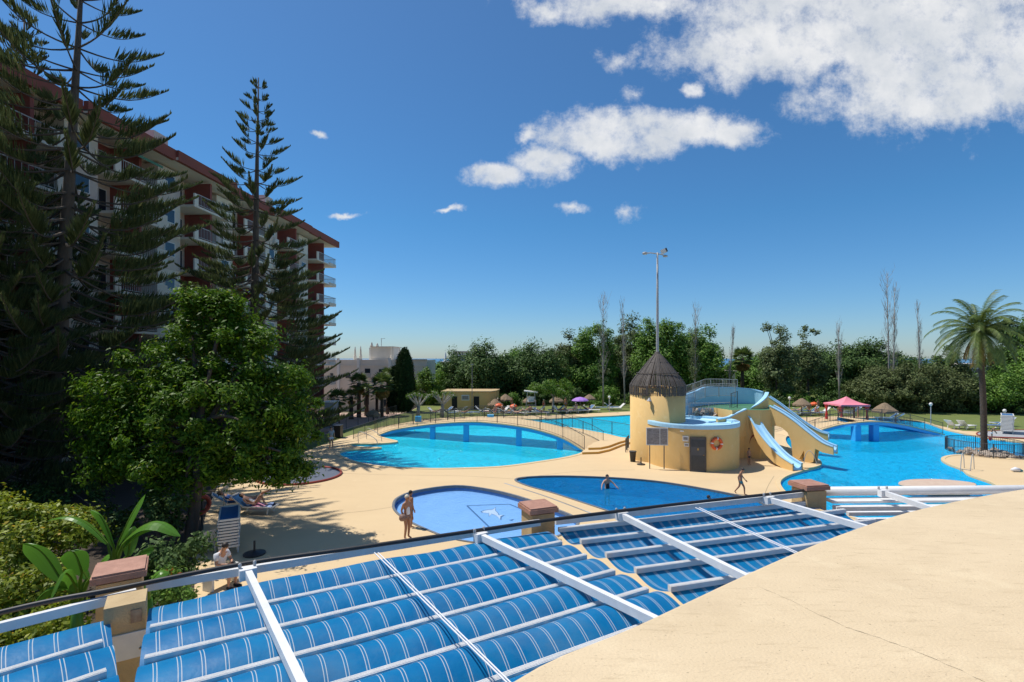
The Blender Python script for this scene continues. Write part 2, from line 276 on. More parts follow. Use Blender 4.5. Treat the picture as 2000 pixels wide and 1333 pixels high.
# ------------------------------------------------------------ mesh helpers
def wloc(o):
    v = Vector((0, 0, 0))
    while o is not None: v += o.location; o = o.parent
    return v
class MB:
    def __init__(s): s.v = []; s.f = []; s.mi = []; s.cur = 0; s.uv = None
    def add(s, vs, fs):
        b = len(s.v); s.v += [tuple(x) for x in vs]
        for f in fs: s.f.append(tuple(b+i for i in f)); s.mi.append(s.cur)
        return s
    def box(s, c, d, rz=0.0, axes=None):
        hx, hy, hz = d[0]/2, d[1]/2, d[2]/2; c = Vector(c)
        if axes is None:
            m = Matrix.Rotation(rz, 3, 'Z'); axes = (m@Vector((1, 0, 0)), m@Vector((0, 1, 0)), Vector((0, 0, 1)))
        P = [c+axes[0]*(hx*a)+axes[1]*(hy*b)+axes[2]*(hz*e) for a in (-1, 1) for b in (-1, 1) for e in (-1, 1)]
        return s.add(P, [(0, 1, 3, 2), (4, 6, 7, 5), (0, 4, 5, 1), (2, 3, 7, 6), (0, 2, 6, 4), (1, 5, 7, 3)])
    def bar(s, a, b, w, h, up=(0, 0, 1)):
        a = Vector(a); b = Vector(b); d = (b-a); ln = d.length; d.normalize(); up = Vector(up)
        sd_ = d.cross(up); sd_.normalize(); u2 = sd_.cross(d)
        return s.box((a+b)/2, (ln, w, h), axes=(d, sd_, u2))
    def prism(s, poly, z0, z1, top=True, bottom=True):
        n = len(poly); P = [(p[0], p[1], z0) for p in poly]+[(p[0], p[1], z1) for p in poly]
        fs = [(i, (i+1) % n, n+(i+1) % n, n+i) for i in range(n)]
        if top: fs.append(tuple(range(n, 2*n)))
        if bottom: fs.append(tuple(reversed(range(n))))
        return s.add(P, fs)
    def tube(s, pts, r, n=6, caps=True):
        pts = [Vector(p) for p in pts]; k = len(pts); rr = r if isinstance(r, (list, tuple)) else [r]*k
        b = []; ref = None
        for i, p in enumerate(pts):
            d = (pts[min(i+1, k-1)]-pts[max(i-1, 0)]).normalized()
            if ref is None: ref = d.orthogonal().normalized()
            ref = (ref-d*ref.dot(d)); ref = ref.normalized() if ref.length > 1e-6 else d.orthogonal().normalized()
            w = d.cross(ref)
            for j in range(n):
                a = 2*math.pi*j/n; b.append(p+(ref*math.cos(a)+w*math.sin(a))*rr[i])
        fs = [(i*n+j, i*n+(j+1) % n, (i+1)*n+(j+1) % n, (i+1)*n+j) for i in range(k-1) for j in range(n)]
        if caps: fs += [tuple(reversed(range(n))), tuple(range((k-1)*n, k*n))]
        return s.add(b, fs)
    def lathe(s, prof, c=(0, 0, 0), n=24, jit=0.0, caps=True):
        P = []; c = Vector(c)
        for (r, z) in prof:
            for j in range(n):
                a = 2*math.pi*j/n; q = r*(1+random.uniform(-jit, jit)); P.append(c+Vector((q*math.cos(a), q*math.sin(a), z+(random.uniform(-jit, jit)*.5 if jit else 0))))
        k = len(prof); fs = [(i*n+j, i*n+(j+1) % n, (i+1)*n+(j+1) % n, (i+1)*n+j) for i in range(k-1) for j in range(n)]
        if caps: fs += [tuple(reversed(range(n))), tuple(range((k-1)*n, k*n))]
        return s.add(P, fs)
    def grid(s, rows, uvs=None):
        m = len(rows[0]); b = len(s.v)
        for r_ in rows: s.v += [tuple(p) for p in r_]
        for i in range(len(rows)-1):
            for j in range(m-1):
                s.f.append((b+i*m+j, b+i*m+j+1, b+(i+1)*m+j+1, b+(i+1)*m+j)); s.mi.append(s.cur)
        if uvs:
            if s.uv is None: s.uv = {}
            for i, r_ in enumerate(uvs):
                for j, q in enumerate(r_): s.uv[b+i*m+j] = q
        return s
    def build(s, name, mats, parent=None, smooth=False):
        me = bpy.data.meshes.new(name); off = wloc(parent) if parent else Vector((0, 0, 0))
        V = np.array(s.v, dtype=float)-np.array(off)
        me.from_pydata(V.tolist(), [], s.f)
        if isinstance(mats, str): mats = [mats]
        for q in mats: me.materials.append(MATS[q])
        if len(mats) > 1: me.polygons.foreach_set('material_index', s.mi)
        if smooth: me.polygons.foreach_set('use_smooth', [True]*len(s.f))
        if s.uv:
            ul = me.uv_layers.new(name='UVMap')
            for lp in me.loops: ul.data[lp.index].uv = s.uv.get(lp.vertex_index, (0, 0))
        me.update()
        o = bpy.data.objects.new(name, me); col.objects.link(o)
        if parent: o.parent = parent
        return o
def np_mesh(name, V, nper, m, parent=None):
    """one mesh out of equal small faces: V has shape (count*nper, 3)"""
    off = wloc(parent) if parent else Vector((0, 0, 0))
    V = (np.asarray(V, dtype=np.float32)-np.array(off, dtype=np.float32)); k = len(V)//nper
    me = bpy.data.meshes.new(name); me.vertices.add(len(V)); me.vertices.foreach_set('co', V.ravel())
    me.loops.add(len(V)); me.loops.foreach_set('vertex_index', np.arange(len(V), dtype=np.int32))
    me.polygons.add(k); me.polygons.foreach_set('loop_start', np.arange(0, len(V), nper, dtype=np.int32))
    me.materials.append(MATS[m]); me.update(calc_edges=True)
    o = bpy.data.objects.new(name, me); col.objects.link(o)
    if parent: o.parent = parent
    return o
def tag(o, label=None, cat=None, group=None, kind=None):
    if label: o['label'] = label
    if cat: o['category'] = cat
    if group: o['group'] = group
    if kind: o['kind'] = kind
    return o
def thing(name, label, cat, loc=(0, 0, 0), group=None):
    o = bpy.data.objects.new(name, None); o.empty_display_size = .2; col.objects.link(o); o.location = loc
    return tag(o, label, cat, group)
def struct(name, mb, m, label, smooth=False):
    o = mb.build(name, m, None, smooth) if isinstance(mb, MB) else mb
    return tag(o, label, 'ground' if 'pool' not in name else 'pool', None, 'structure')
def dup(o, loc=None, rz=None, label=None, parent=None, group=None, scale=None):
    c = o.copy(); col.objects.link(c)
    if parent is not None: c.parent = parent
    if loc is not None: c.location = loc
    if rz is not None: c.rotation_euler = (0, 0, rz)
    if scale is not None: c.scale = (scale,)*3
    if label: c['label'] = label
    if group: c['group'] = group
    for ch in list(o.children): dup(ch, parent=c)
    return c
def smooth_poly(pts, sub=6, closed=True):
    """Catmull-Rom through 2D or 3D points"""
    pts = [Vector(p) for p in pts]; n = len(pts); out = []
    rngk = range(n) if closed else range(n-1)
    for i in rngk:
        g = lambda k: pts[k % n] if closed else pts[max(0, min(n-1, k))]
        a, b, c, d = g(i-1), g(i), g(i+1), g(i+2)
        for j in range(sub):
            t = j/sub
            out.append(.5*((2*b)+(c-a)*t+(2*a-5*b+4*c-d)*t*t+(3*b-a-3*c+d)*t**3))
    if not closed: out.append(pts[-1])
    return out
def sheet(name, outer, holes, z, m, label, skirt=None, cat=None):
    """flat sheet with holes"""
    loops = [[Vector((p[0], p[1], 0)) for p in outer]]+[[Vector((p[0], p[1], 0)) for p in h] for h in holes]
    tri = geometry.tessellate_polygon(loops); P = [(p.x, p.y, z) for lp in loops for p in lp]
    fs = []
    for t in tri:
        a, b, c = [Vector(P[i]) for i in t]
        fs.append(tuple(t) if (b-a).cross(c-a).z > 0 else tuple(reversed(t)))
    mb = MB(); mb.add(P, fs)
    if skirt is not None:
        n = len(outer); mb.add([(p[0], p[1], z) for p in outer]+[(p[0], p[1], skirt) for p in outer], [(i, (i+1) % n, n+(i+1) % n, n+i) for i in range(n)])
    return struct(name, mb, m, label)
# ============================================================ THE SETTING
def pxpoly(pts, z=0.0, sub=5): return [(p.x, p.y) for p in smooth_poly([G(x, y, z) for x, y in pts], sub)]
lagoon = pxpoly([(663,885),(672,893),(700,903),(750,911),(830,915),(900,914.5),(980,911),(1050,902),(1110,892),(1139,882),
  (1134,868),(1112,852),(1092,841),(1098,834),(1130,838),(1180,847),(1240,859),(1330,858),(1350,838),(1260,812),(1190,813),(1120,816),(1060,819),
  (950,821),(850,825),(790,831),(742,844),(738,851),(757,857),(777,863),(740,867),(688,868),(690,872),(745,874.5),(720,877.5),(682,879)])
mid_pool = pxpoly([(1008,938),(1030,932.5),(1100,930.5),(1200,934),(1300,943),(1440,968),(1490,984),(1490,1004),(1420,1030),(1330,1045),(1255,1025),(1190,999),(1130,979),(1080,963),(1030,949)])
kids_pool = pxpoly([(770,986),(780,972),(815,959),(888,949.5),(950,956),(1010,970),(1080,994),(1117,1009),(1127,1022),(1110,1038),(1060,1056),(1000,1064),(930,1060),(870,1048),(805,1021),(776,1001)], sub=4)
right_pool = pxpoly([(1524,944),(1536,931),(1565,921),(1600,911),(1602,904),(1585,893),(1555,884),(1535,862),(1545,848),(1600,826),(1690,817),(1790,822),(1850,840),(1930,856),(2010,866),(2110,878),(2110,895),(1980,891),(1900,888.5),(1856,889.5),(1838,896),(1850,906),(1878,917),(1893,928),(1945,948),(1960,980),(1850,1010),(1700,1015),(1590,990),(1540,965)])
sheet('terrain', [(-900,-60),(900,-60),(900,150),(-900,150)], [], -1.32, 'terrain', 'flat dry ground around the pool park')
mb = MB(); mb.grid([[(x, y, z) for x in (-900, -300, 0, 300, 900)] for y, z in ((150, -1.32), (200, -6), (330, -27))]); struct('hillside', mb, 'terrain', 'slope falling away towards the sea behind the trees')
mb = MB(); mb.grid([[(x, y, -25) for x in (-30000, -5000, 0, 5000, 30000)] for y in (290, 1000, 5000, 35000)]); struct('sea', mb, 'sea', 'strip of blue sea on the horizon')
plateau = [(-26,-6),(60,-6),(90,40),(90,118),(-14,118),(-13.5,75)]+[tuple(G(x, y)[:2]) for x, y in ((800,804),(740,819),(680,838),(600,858))]+[(-21,46),(-26,44)]
sheet('pool_deck', plateau, [lagoon, mid_pool, kids_pool, right_pool], 0, 'deck', 'sand coloured painted concrete deck around the pools', skirt=-1.32)
# lawns and beds laid on the deck
def lay(name, pts, z, m, label, sub=4, smooth=True):
    P = [G(x, y) for x, y in pts] if smooth is not None else pts
    P = [(p.x, p.y) for p in (smooth_poly(P, sub) if smooth else P)]
    return sheet(name, P, [], z, m, label)
sheet('lawn', [tuple(p) for p in [G(600,857.5)[:2], G(680,838.5)[:2], G(740,819.5)[:2], G(800,804.5)[:2], (-13.4,75), (-13.5,117), (89,117), (89,62)]+[G(x,y)[:2] for x,y in ((2100,842),(1990,846),(1880,842),(1800,824),(1720,815),(1640,813),(1560,816),(1480,812),(1380,806),(1250,803),(1130,809),(1060,812),(900,814.5),(830,819),(745,834),(680,852),(600,880),(560,890))]+[(-20,40)]], [], .006, 'dry_grass', 'mown lawn running round the far side of the pools')
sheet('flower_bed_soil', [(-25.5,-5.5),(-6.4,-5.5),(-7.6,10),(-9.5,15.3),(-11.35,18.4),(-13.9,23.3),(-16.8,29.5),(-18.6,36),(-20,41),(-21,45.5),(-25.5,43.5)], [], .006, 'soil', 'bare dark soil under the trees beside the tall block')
sheet('court', [(-60,46),(-21.5,47),(-14.2,66),(-13.8,78),(-60,78)], [], -1.312, 'court', 'pink paved court below the lawn')
def basin(name, poly, zb, mf, label, band=None, mw=None):
    mb = MB(); n = len(poly)
    loops = [[Vector((p[0], p[1], 0)) for p in poly]]; tri = geometry.tessellate_polygon(loops)
    fs = []
    for t in tri:
        a, b, c = [loops[0][i] for i in t]; fs.append(tuple(t) if (b-a).cross(c-a).z > 0 else tuple(reversed(t)))
    mb.add([(p[0], p[1], zb) for p in poly], fs)
    mb.cur = 1
    mb.add([(p[0], p[1], zb) for p in poly]+[(p[0], p[1], -.0) for p in poly], [(i, (i+1) % n, n+(i+1) % n, n+i) for i in range(n)])
    return struct(name, mb, [mf, mw or mf], label)
basin('lagoon_pool', lagoon, -.95, 'pool_cyan', 'turquoise floor and walls of the large lagoon pool')
basin('middle_pool', mid_pool, -1.0, 'pool_mid', 'deep blue floor and walls of the middle pool')
basin('paddling_pool', kids_pool, -.26, 'kids_floor', 'pale blue floor of the shallow paddling pool', mw='tile_navy')
basin('right_pool', right_pool, -1.05, 'pool_right', 'bright blue floor of the slide pool')
def water(name, poly, z, m, label):
    return sheet(name, poly, [], z, m, label)
water('pool_water', lagoon, -.14, 'water', 'rippled turquoise water of the lagoon pool')
water('pool_water', mid_pool, -.07, 'water_mid', 'deep blue rippled water with a bather in it')
water('pool_water', kids_pool, -.17, 'water_kids', 'thin clear water over the dolphin floor')
water('pool_water', right_pool, -.14, 'water_deep', 'blue rippled water below the slides')
# coping: a thin raised rim round every pool
def rim(poly, w, h, m, label, name='pool_coping', z=0.0):
    n = len(poly); rows = []
    for i in range(n+1):
        p = Vector(poly[i % n]); d = (Vector(poly[(i+1) % n])-Vector(poly[(i-1) % n])); d.normalize(); nn = Vector((d.y, -d.x))
        rows.append([(p.x-nn.x*.012, p.y-nn.y*.012, z-.10), (p.x-nn.x*.012, p.y-nn.y*.012, z+h), (p.x+nn.x*w, p.y+nn.y*w, z+h), (p.x+nn.x*w, p.y+nn.y*w, z-.001)])
    # orientation: make the rim run outside whatever the winding
    area = sum(poly[i][0]*poly[(i+1) % n][1]-poly[(i+1) % n][0]*poly[i][1] for i in range(n))
    if area < 0:
        rows = []
        for i in range(n+1):
            p = Vector(poly[i % n]); d = (Vector(poly[(i+1) % n])-Vector(poly[(i-1) % n])); d.normalize(); nn = Vector((-d.y, d.x))
            rows.append([(p.x-nn.x*.012, p.y-nn.y*.012, z-.10), (p.x-nn.x*.012, p.y-nn.y*.012, z+h), (p.x+nn.x*w, p.y+nn.y*w, z+h), (p.x+nn.x*w, p.y+nn.y*w, z-.001)])
    mb = MB(); mb.grid(rows); return struct(name, mb, m, label)
mat('coping_pale', (.70, .53, .30, 1), (.62, .46, .25, 1), .75, 3)
mat('coping_dark', (.10, .12, .14, 1), (.2, .2, .2, 1), .6, 8)
rim(lagoon, .28, .025, 'coping_pale', 'pale rim of the lagoon pool')
rim(right_pool, .22, .025, 'coping_pale', 'pale rim of the slide pool')
rim(mid_pool, .10, .03, 'coping_dark', 'dark tile edge of the middle pool')
rim(kids_pool, .10, .03, 'coping_dark', 'dark tile edge of the paddling pool')
# dolphin picture on the paddling pool floor: flat mosaic, a generic leaping dolphin in a ruled frame
mat('mosaic_line', (.035, .11, .26, 1), (.05, .15, .3, 1), .5, 20); mat('mosaic_white', (.62, .70, .78, 1), (.45, .56, .68, 1), .5, 20)
zf = -.258
mos = thing('floor_mosaic', 'dolphin mosaic in a thin dark frame on the paddling pool floor', 'mosaic', G(965, 1008, zf))
mb = MB(); fr = [G(x, y, zf+.004) for x, y in ((912,988),(995,985),(1060,1012),(962,1036))]
for i in range(4):
    a, b = fr[i], fr[(i+1) % 4]; d = (b-a).normalized(); w = Vector((-d.y, d.x, 0))*.045
    mb.add([a-w, b-w, b+w, a+w], [(0, 1, 2, 3)])
mb.build('frame_line', 'mosaic_line', mos)
dol = [(-1,-.12),(-.8,.10),(-.5,.30),(-.15,.42),(.02,.78),(.15,.40),(.45,.22),(.70,-.05),(1.08,.12),(.90,-.15),(1.0,-.5),(.68,-.25),(.3,-.12),(0,-.08),(-.08,-.45),(-.25,-.1),(-.6,-.16),(-.85,-.2)]
dc = G(961, 1003, zf); ca, sa = math.cos(R(-18)), math.sin(R(-18))
def dpt(x, y, k, z): return (dc.x+(x*ca-y*sa)*.52*k, dc.y+(x*sa+y*ca)*1.25*k, z)
for k, z, m_, nm in ((1.10, zf+.004, 'mosaic_line', 'outline'), (.96, zf+.008, 'mosaic_white', 'dolphin')):
    pl = [Vector(dpt(x, y, k, z)) for x, y in dol]; mb = MB(); mb.add(pl, [tuple(q) for q in geometry.tessellate_polygon([pl])]); mb.build(nm, m_, mos)
mb = MB(); mb.add([G(x, y, zf+.005) for x, y in ((994,1016),(1004,1014),(1000,1018))], [(0, 1, 2)]); mb.build('fish', 'mosaic_line', mos)

# ------------------------------------------------------------ iron fences
def fence(path, h, label, post=2.0, group=None, m='iron', bars=True, sp=.13, name='railing', floor=None, cat='railing', br=.009, pr=.028):
    path = [Vector(p) for p in path]; t = thing(name, label, cat, path[0], group)
    seg = [(path[i], path[i+1]) for i in range(len(path)-1)]; tot = sum((b-a).length for a, b in seg)
    def at(s):
        for a, b in seg:
            l_ = (b-a).length
            if s <= l_+1e-6: return a.lerp(b, s/l_)
            s -= l_
        return path[-1]
    n = max(1, round(tot/post)); up = Vector((0, 0, 1))
    for i in range(n+1):
        p = at(tot*i/n); MB().tube([p-up*.02, p+up*(h+.03)], pr, 6).build('post', m, t)
    k = max(2, int(tot/.6)); top = [at(tot*i/k)+up*h for i in range(k+1)]; low = [at(tot*i/k)+up*.1 for i in range(k+1)]
    MB().tube(top, .022, 5).build('top_rail', m, t); MB().tube(low, .016, 5).build('bottom_rail', m, t)
    if bars:
        mb = MB()
        for i in range(1, int(tot/sp)):
            p = at(sp*i); mb.tube([p+up*.1, p+up*h], br, 3, False)
        o = mb.build('bars', m, t); o['kind'] = 'stuff'
    return t

# ------------------------------------------------------------ humped foot bridges
def bridge(label, pts, hump, width, piers, flabels, zw=-.14):
    """pts: pixel points of the front top edge; hump: top height along it"""
    t = None; n = len(pts); fr = []
    for i, (x, y) in enumerate(pts):
        z = hump[i]; fr.append(G(x, y, z))
    fr = smooth_poly(fr, 5, False)
    t = thing('foot_bridge', label, 'bridge', (fr[len(fr)//2].x, fr[len(fr)//2].y, 0))
    rows = []; back = []
    for i, p in enumerate(fr):
        d = (fr[min(i+1, len(fr)-1)]-fr[max(i-1, 0)]); d.z = 0; d.normalize(); nn = Vector((-d.y, d.x, 0))
        if nn.y < 0: nn = -nn
        b = p+nn*width; back.append(b)
        th = .30 if p.z > .25 else max(.05, .30*p.z/.25)
        rows.append((p, b, th))
    mb = MB(); mb.grid([[p+Vector((0, 0, .012)), b+Vector((0, 0, .012))] for p, b, th in rows]); mb.build('walkway', 'deck', t)
    mb = MB(); mb.grid([[p-Vector((0, 0, .0)), p-Vector((0, 0, th)), b-Vector((0, 0, th)), b] for p, b, th in rows]); mb.build('span', 'pool_blue', t)
    mb = MB(); mb.grid([[p+Vector((0, -.03, -.06)), p+Vector((0, -.03, .03)), p+Vector((0, .16, .03)), p+Vector((0, .16, .0))] for p, b, th in rows]); mb.build('edge_trim', 'coping_pale', t)
    for (x, w) in piers:
        j = min(range(len(fr)), key=lambda i: abs(1000+fr[i].x/fr[i].y*F-x)); p, b, th = rows[j]
        c = p.lerp(b, .07); MB().box((c.x, c.y, (-.95+p.z-th)/2), (w, w*1.2, p.z-th+.95)).build('pier', 'pool_blue', t)
    ins = [p.lerp(b, .05)+Vector((0, 0, .012)) for p, b, th in rows]; inb = [p.lerp(b, .95)+Vector((0, 0, .012)) for p, b, th in rows]
    fence(ins[::2]+[ins[-1]], 1.05, flabels[0]); fence(inb[::2]+[inb[-1]], 1.05, flabels[1])
    return rows
br1 = bridge('blue humped foot bridge on square piers across the lagoon pool', [(738,851),(765,841),(800,834.5),(842,829),(890,825.5),(940,825),(1000,831),(1050,840.5),(1100,857),(1139,880)],
   [.0,.42,.80,1.18,1.48,1.56,1.52,1.26,.74,0], 3.6, [(842,.42),(911,.46),(1011,.46),(1092,.46)],
   ('thin iron railing along the near edge of the lagoon bridge', 'thin iron railing along the far edge of the lagoon bridge'))
br2 = bridge('blue humped foot bridge over the slide pool below the pink gazebo', [(1560,856),(1600,842),(1640,830),(1680,825),(1720,824),(1760,829),(1800,838),(1845,849)],
   [0,.55,1.15,1.5,1.5,1.15,.58,0], 3.4, [(1669,.5),(1712,.5)],
   ('iron railing on the near edge of the bridge below the pink gazebo', 'iron railing on the far edge of the bridge below the pink gazebo'))
fence([G(x, y) for x, y in ((1066,823),(1098,832.5),(1130,836.5),(1180,845.5),(1236,857))], 1.15, 'iron railing between the far water and the tan deck beside the thatched tower', post=2.6)
fence([G(x, y) for x, y in ((690,858),(722,846),(760,833),(812,822),(880,817))], 1.05, 'iron railing along the lawn edge left of the lagoon bridge', post=2.4)
fence([G(x, y, 0) for x, y in ((612,854),(660,843),(690,834.5),(740,819),(775,810))], 1.1, 'iron railing on top of the bank above the pink court', post=2.6)
fence([G(x, y) for x, y in ((1222,884),(1228,875))], 1.0, 'short iron hand railing beside the round tower steps', post=1.2)
# low steps with a yellow edge beside the lagoon
mb = MB()
for k, (dz, sh) in enumerate(((.16, 0), (.32, .5))):
    pts = [G(x, y) for x, y in ((1137,888),(1168,887),(1190,882),(1215,872),(1236,866),(1236,861),(1200,858),(1150,874))]
    c = sum(pts, Vector())/len(pts); pts = [p.lerp(c, .0 if k == 0 else .22)+Vector((.0, .25*k, 0)) for p in pts]
    mb.cur = 0; mb.prism([(p.x, p.y) for p in pts], dz-.16, dz-.004, top=False, bottom=False); mb.cur = 1; mb.add([(p.x, p.y, dz-.004) for p in pts], [tuple(range(len(pts)))])
tag(mb.build('garden_steps', ['ochre', 'deck']), 'two low ochre edged steps at the end of the lagoon bridge', 'steps')

# ============================================================ NEAR ROOF, PILLARS, PERGOLA
h = 1.3
ed = [(-1.5,-.45),(-.7,.75),(-.03,1.58),(.466,1.94),(1.27,2.53),(2.0,3.02),(2.76,3.45),(3.92,3.95),(5.2,4.35),(6.8,4.7)]
ed = smooth_poly([(a*h, b*h) for a, b in ed], 5, False); ed = [(p.x, p.y) for p in ed]
outl = ed+[(12, 6.1), (12, -3), (-2.2, -3)]
zr = H-h
roof = thing('curved_roof', 'broad curved roof slab of weathered sand coloured plaster beside the striped awnings', 'roof', (4, 1, 0))
mb = MB(); n = len(outl)
Pt = [Vector((p[0], p[1])) for p in outl]; cen = Vector((6, 1))
ins = [p+(cen-p).normalized()*.05 for p in Pt]
mb.add([(p.x, p.y, zr) for p in ins], [tuple(reversed(range(n)))])
mb.grid([[(p.x, p.y, zr), ((p.x*.4+q.x*.6), (p.y*.4+q.y*.6), zr-.012), (q.x, q.y, zr-.045), (q.x, q.y, zr-.26)] for p, q in [(ins[i % n], Pt[i % n]) for i in range(n+1)]])
mb.add([(p.x, p.y, zr-.26) for p in Pt], [tuple(range(n))])
bm = bmesh.new(); 
o = mb.build('slab', 'plaster_roof', roof); 
me = o.data; bm.from_mesh(me); bmesh.ops.remove_doubles(bm, verts=bm.verts, dist=.0005); bmesh.ops.recalc_face_normals(bm, faces=bm.faces); bm.to_mesh(me); bm.free()
wl = [p+(cen-p).normalized()*1.6 for p in Pt]
MB().prism([(p.x, p.y) for p in wl], 0, zr-.262, top=False, bottom=False).build('wall', 'yellow_wall', roof)
# a long hairline crack and grit in the plaster
mb = MB(); p0 = Vector((1.0, 2.33)); pts = []
for x, y in ((1480,1144),(1560,1180),(1640,1220),(1700,1240),(1760,1262),(1830,1290),(1930,1333)):
    p = G(x, y, zr); pts.append(Vector((p.x+random.uniform(-.012, .012), p.y, zr+.0018)))
pts = smooth_poly(pts, 6, False); pts = [p+Vector((random.uniform(-.007, .007), random.uniform(-.007, .007), 0)) for p in pts]
mb.grid([[p+Vector((0, -w, 0)), p+Vector((0, w, 0))] for p, w in [(p, random.uniform(.0006, .0022)) for p in pts]]); mb.build('crack', 'soil', roof)

def pillar(c, rz, label, top=5.2):
    t = thing('pillar', label, 'pillar', (c[0], c[1], 0), 'capped pillars along the pergola')
    MB().box((c[0], c[1], (top-.09)/2), (.31, .31, top-.09), rz).build('shaft', 'tan_wall', t)
    mb = MB(); m = Matrix.Rotation(rz, 3, 'Z')
    q = [m@Vector((a*.19, b*.19, 0))+Vector((c[0], c[1], 0)) for a, b in ((-1, -1), (1, -1), (1, 1), (-1, 1))]
    mb.prism([(p.x, p.y) for p in q], top-.07, top-.018); q2 = [m@Vector((a*.178, b*.178, 0))+Vector((c[0], c[1], 0)) for a, b in ((-1, -1), (1, -1), (1, 1), (-1, 1))]
    mb.prism([(p.x, p.y) for p in q2], top-.0175, top); mb.build('cap', 'terracotta', t); return t
pillar((-3.40, 4.45), R(33), 'tan pillar with terracotta cap beside the banana leaves')
pillar((.32, 6.33), R(22), 'tan pillar with terracotta cap in front of the paddling pool')
pillar((4.3, 7.42), R(10), 'tan pillar with terracotta cap in front of the slide pool')
def column(c, rz, label, top, w=.30):
    t = thing('support_column', label, 'column', (c[0], c[1], 0))
    MB().box((c[0], c[1], top/2), (w, w, top), rz).build('shaft', 'tan_wall', t)
    m = Matrix.Rotation(rz, 3, 'Z'); f = m@Vector((0, -1, 0)); s_ = m@Vector((1, 0, 0)); c = Vector((c[0], c[1], 0))
    MB().box(c+f*(w/2+.006)+Vector((0, 0, top-.32)), (w+.02, .012, .2), rz).build('plate', 'white_metal', t)
    MB().box(c+f*(w/2+.004)+s_*.07+Vector((0, 0, top-.10)), (.07, .008, .10), rz).build('rust_patch', 'rust', t)
    for a in (-.1, .1): MB().lathe([(.014, 0), (.014, .012)], c+f*(w/2+.012)+s_*a+Vector((0, 0, top-.36)), 6).build('bolt', 'rust', t)
    return t
column((-3.05, 4.05), R(33), 'short tan column with a rusty steel plate holding the white awning rail', 5.10, .26)
column((.42, 6.0), R(22), 'slim tan column with steel plate under the rail beside the paddling pool', 4.9, .24)
column((4.2, 7.0), R(10), 'slim tan column with steel plate under the rail by the slide pool', 4.9, .24)

ZR = 5.05
secs = {'A': (Vector((-5.2, 2.35)), Vector((-3.12, 4.25))), 'B': (Vector((-3.12, 4.37)), Vector((.33, 6.08))), 'C': (Vector((.52, 6.11)), Vector((4.25, 7.36))), 'D': (Vector((4.55, 7.5)), Vector((9.5, 7.66)))}
perg = thing('pergola_frame', 'white steel pergola frame of rails and rafters carrying the striped awnings', 'pergola', (0, 5.5, 0))
for k, (a, b) in secs.items():
    if k == 'D':
        MB().tube([(a.x, a.y, ZR+.0), (b.x, b.y, ZR+.0)], .065, 12).build('rail', 'white_metal', perg, True)
        MB().bar((a.x, a.y-.28, ZR-.17), (b.x, b.y-.28, ZR-.17), .10, .07).build('rail', 'white_metal', perg); MB().bar((a.x, a.y-.13, ZR-.10), (b.x, b.y-.13, ZR-.10), .20, .03).build('gutter', 'white_metal', perg)
    else: MB().bar((a.x, a.y, ZR), (b.x, b.y, ZR), .045, .07).build('rail', 'white_metal', perg)
def rafter(x, y, ex, ey, ext=1.6):
    p = G(x, y, ZR+.02); q = G(ex, ey, ZR+.02); d = (q-p).normalized(); q = q+d*ext
    q2 = Vector((q.x, q.y, q.z)); r = MB().bar(p, q2, .054, .068).build('rafter', 'white_metal', perg)
    mb = MB(); s_ = Vector((-d.y, d.x, 0))
    mb.box(p+d*.03+Vector((0, 0, -.005)), (.08, .14, .095), math.atan2(d.y, d.x)); b = mb.build('bracket', 'white_metal', perg)
    for a in (-.06, .06): MB().lathe([(.016, 0), (.016, .03), (.008, .04)], p+s_*a+Vector((0, 0, .05))-d*.0, 6).build('bolt', 'grey_metal', perg)
for a in ((483,1117,585,1333), (936,1047,1262,1205), (1212,1006,1455,1128), (1498,975,1712,1038), (1724,962,1835,1000)): rafter(*a)

def slatbar(a, b, parent, r=.03):
    d = (b-a).normalized(); s_ = Vector((-d.y, d.x, 0)); mb = MB(); mb.bar(a, b, .05, .048)
    for k in (-.016, -.005, .005, .016): mb.bar(a+s_*k+Vector((0, 0, .0255)), b+s_*k+Vector((0, 0, .0255)), .005, .005)
    return mb.build('slat', 'white_metal', parent)
def awning(label, L0, R0, dl, dr, rows, hump, z=4.93, first=0, ulen=None, over=.06, zslope=0.0):
    t = thing('striped_awning', label, 'awning', ((L0.x+R0.x)/2, (L0.y+R0.y)/2, z), 'blue striped awnings')
    bars = []
    for i in range(rows+1):
        a = L0+dl*i; b = R0+dr*i; bars.append((Vector((a.x, a.y, z)), Vector((b.x, b.y, z))))
    for i, (a, b) in enumerate(bars):
        if i >= first: slatbar(a+Vector((0, 0, .022 if hump > 0 else .004)), b+Vector((0, 0, .022 if hump > 0 else .004)), t)
    for i in range(rows):
        (a0, b0), (a1, b1) = bars[i], bars[i+1]; nu = 60; nv = 12; rws = []; uvs = []
        ph = random.uniform(0, 6); hh = hump*random.uniform(.88, 1.1)
        for v_ in range(nv+1):
            t_ = v_/nv; r_ = []; uu = []
            for k in range(nu+1):
                s_ = k/nu*(1.0+2*over/((b0-a0).length))-over/((b0-a0).length)
                p = a0.lerp(b0, s_).lerp(a1.lerp(b1, s_), t_)
                edge = min(1, .62+2.4*min(k/nu, 1-k/nu)) if hump > 0 else 1
                w = math.sin(math.pi*t_)**.75 if hump > 0 else math.sin(math.pi*t_)
                zz = hh*w*edge*(1+.10*math.sin(s_*9+ph)+.06*math.sin(s_*23+ph*2))
                lean = (.10 if hump > 0 else 0)*w
                r_.append(p+Vector((0, 0, zz-.024))-Vector((dl.x, dl.y, 0))*lean*0.5); uu.append((s_*(b0-a0).length+.013*math.sin(t_*3+i), t_))
            rws.append(r_); uvs.append(uu)
        mb = MB(); mb.grid(rws, uvs); mb.build('cloth', 'awning_cloth', t, True)
    return t
V2 = lambda x, y: Vector((x, y))
